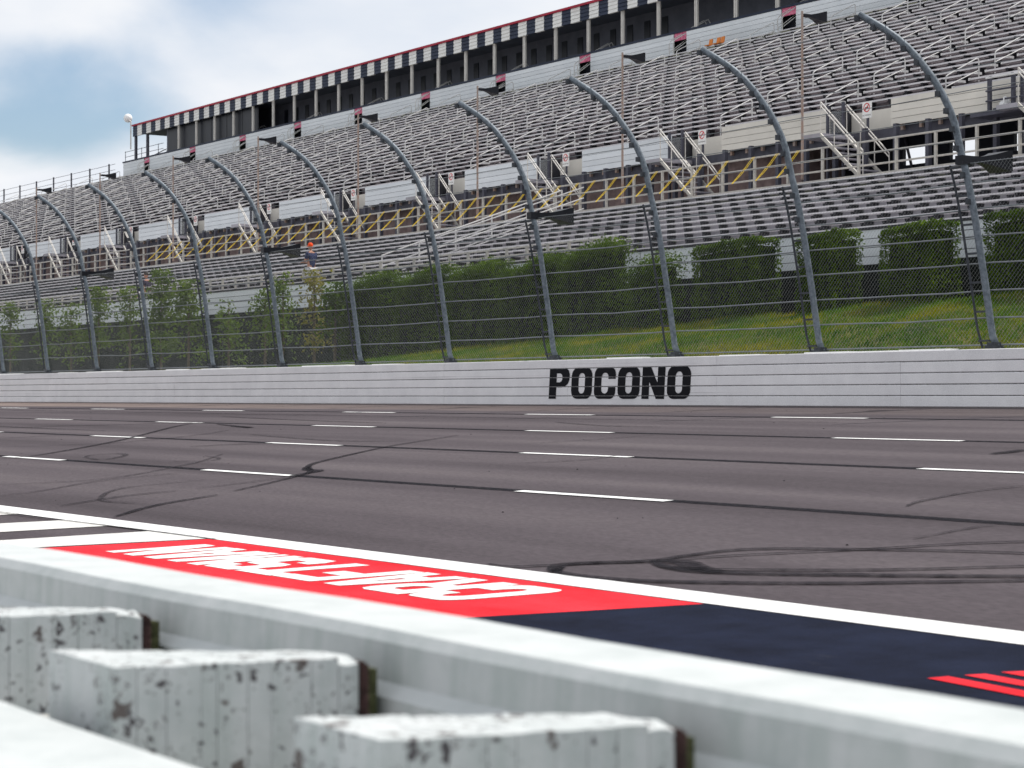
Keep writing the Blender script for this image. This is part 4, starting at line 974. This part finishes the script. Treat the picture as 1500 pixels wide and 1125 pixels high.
# ------------------------------------------------------------------ pit wall, buttress blocks and near wall
pw = thing('pit_wall', (2.45, 8, zg(2.45)), 'white concrete pit wall running along the edge of the track', 'wall')
zt = -.51 + HC
q = MB(); prof = [(2.24, -1.5 + HC), (2.24, -.645 + HC), (2.275, -.62 + HC), (2.28, zt - .025), (2.30, zt), (2.565, zt), (2.585, zt - .02), (2.60, -1.5 + HC)]
ys = [-2.5 + .5 * k for k in range(120)]
for y in ys:
    for x, z in prof: q.v.append((x + .002 * math.sin(y * 2.1), y, z + (.0025 * math.sin(y * 3.3) if z > 0.5 else 0)))
npf = len(prof)
for i in range(len(ys) - 1):
    for j in range(npf - 1): a = i * npf + j; q.f.append((a, a + npf, a + npf + 1, a + 1))
part('wall_body', q, M['pit_paint'], pw)
part('conduit', MB().tube([(2.262, -2, -.665 + HC), (2.262, 30, -.665 + HC)], .014, 6), M['pit_paint'], pw)
part('footing', MB().box(1.62, 2.24, -2.5, 30, -1.45 + HC, -.80 + HC), M['conc'], pw)
nw = thing('near_wall', (1.4, 5, zg(1.2)), 'low white painted wall nearest the viewer in the bottom left corner', 'wall')
q = MB(); prof = [(1.0, -1.5 + HC), (1.0, -.69 + HC), (1.03, -.668 + HC), (1.60, -.668 + HC), (1.618, -.69 + HC), (1.618, -1.5 + HC)]
for y in ys:
    for x, z in prof: q.v.append((x, y, z + (.003 * math.sin(y * 2.7) if z > .5 else 0)))
npf = len(prof)
for i in range(len(ys) - 1):
    for j in range(npf - 1): a = i * npf + j; q.f.append((a, a + npf, a + npf + 1, a + 1))
part('wall_body', q, M['pit_paint'], nw)
def lerp(a, b, t): return a + (b - a) * t
LAB = ['chipped white timber block nearest the viewer, at the bottom centre', 'chipped white timber block in the middle of three beside the pit wall', 'chipped white timber block farthest left against the pit wall']
for n, (u, wd_) in enumerate(((2.844, .29), (3.915, .35), (5.03, .36))):
    top = -.551 + HC; bot = -.80 + HC
    t = thing('timber_block', (1.95, u + .1, bot), LAB[n], 'timber block', 'painted timber blocks behind the pit wall')
    NP = 9; CUT = [0] + sorted((k + random.uniform(-.28, .28)) / NP for k in range(1, NP)) + [1]
    for k in range(NP):
        t0, t1 = CUT[k], CUT[k + 1]
        gap = .0009 if (k * 5 + n) % 3 == 0 else .0002
        v0, v1 = lerp(1.668, 2.17, t0) + gap, lerp(1.668, 2.17, t1) - gap
        j = random.uniform(-.0008, .0008); ua, ub2 = u + lerp(0, -.13, t0) + j, u + lerp(0, -.13, t1) + j
        ub, uc = u + lerp(wd_, .07, t0), u + lerp(wd_, .07, t1)
        h0 = top + random.uniform(-.0015, .0015); hb = h0 - .001 * k
        m_ = bmesh.new()
        vs_ = [m_.verts.new(p) for p in ((v0,ua,bot),(v1,ub2,bot),(v1,uc,bot),(v0,ub,bot),(v0,ua,h0),(v1,ub2,h0),(v1,uc,hb),(v0,ub,hb))]
        for f in ((0,3,2,1),(4,5,6,7),(0,1,5,4),(1,2,6,5),(2,3,7,6),(3,0,4,7)): m_.faces.new([vs_[i] for i in f])
        bmesh.ops.subdivide_edges(m_, edges=m_.edges[:], cuts=3, use_grid_fill=True)
        for v in m_.verts:
            s_ = math.sin(v.co.x * 71 + v.co.y * 37 + n) * math.sin(v.co.z * 53 + k)
            v.co += Vector((0, 0, s_ * .0016 if v.co.z > top - .012 else 0))
            if k == NP - 1 and v.co.z > top - .04 and v.co.y < ua + .03: v.co.z -= .012 + .008 * s_
        bmesh.ops.bevel(m_, geom=[e for e in m_.edges if e.calc_face_angle(0) > 1.0], offset=.0012, segments=1, affect='EDGES')
        part('plank', bm_mesh(m_, 'plank', M['block_paint']), None, t)
    ue = u - .13
    q = MB(); q.box(2.172, 2.182, ue - .006, ue + .19, bot, top - .010); q.tube([(2.184, ue - .002, bot), (2.184, ue - .002, top - .016)], .008, 8)
    part('end_plate', q, M['rust'], t)
    part('packing_board', MB().box(2.196, 2.222, ue + .012, ue + .17, bot, top - .03), M['moss'], t)
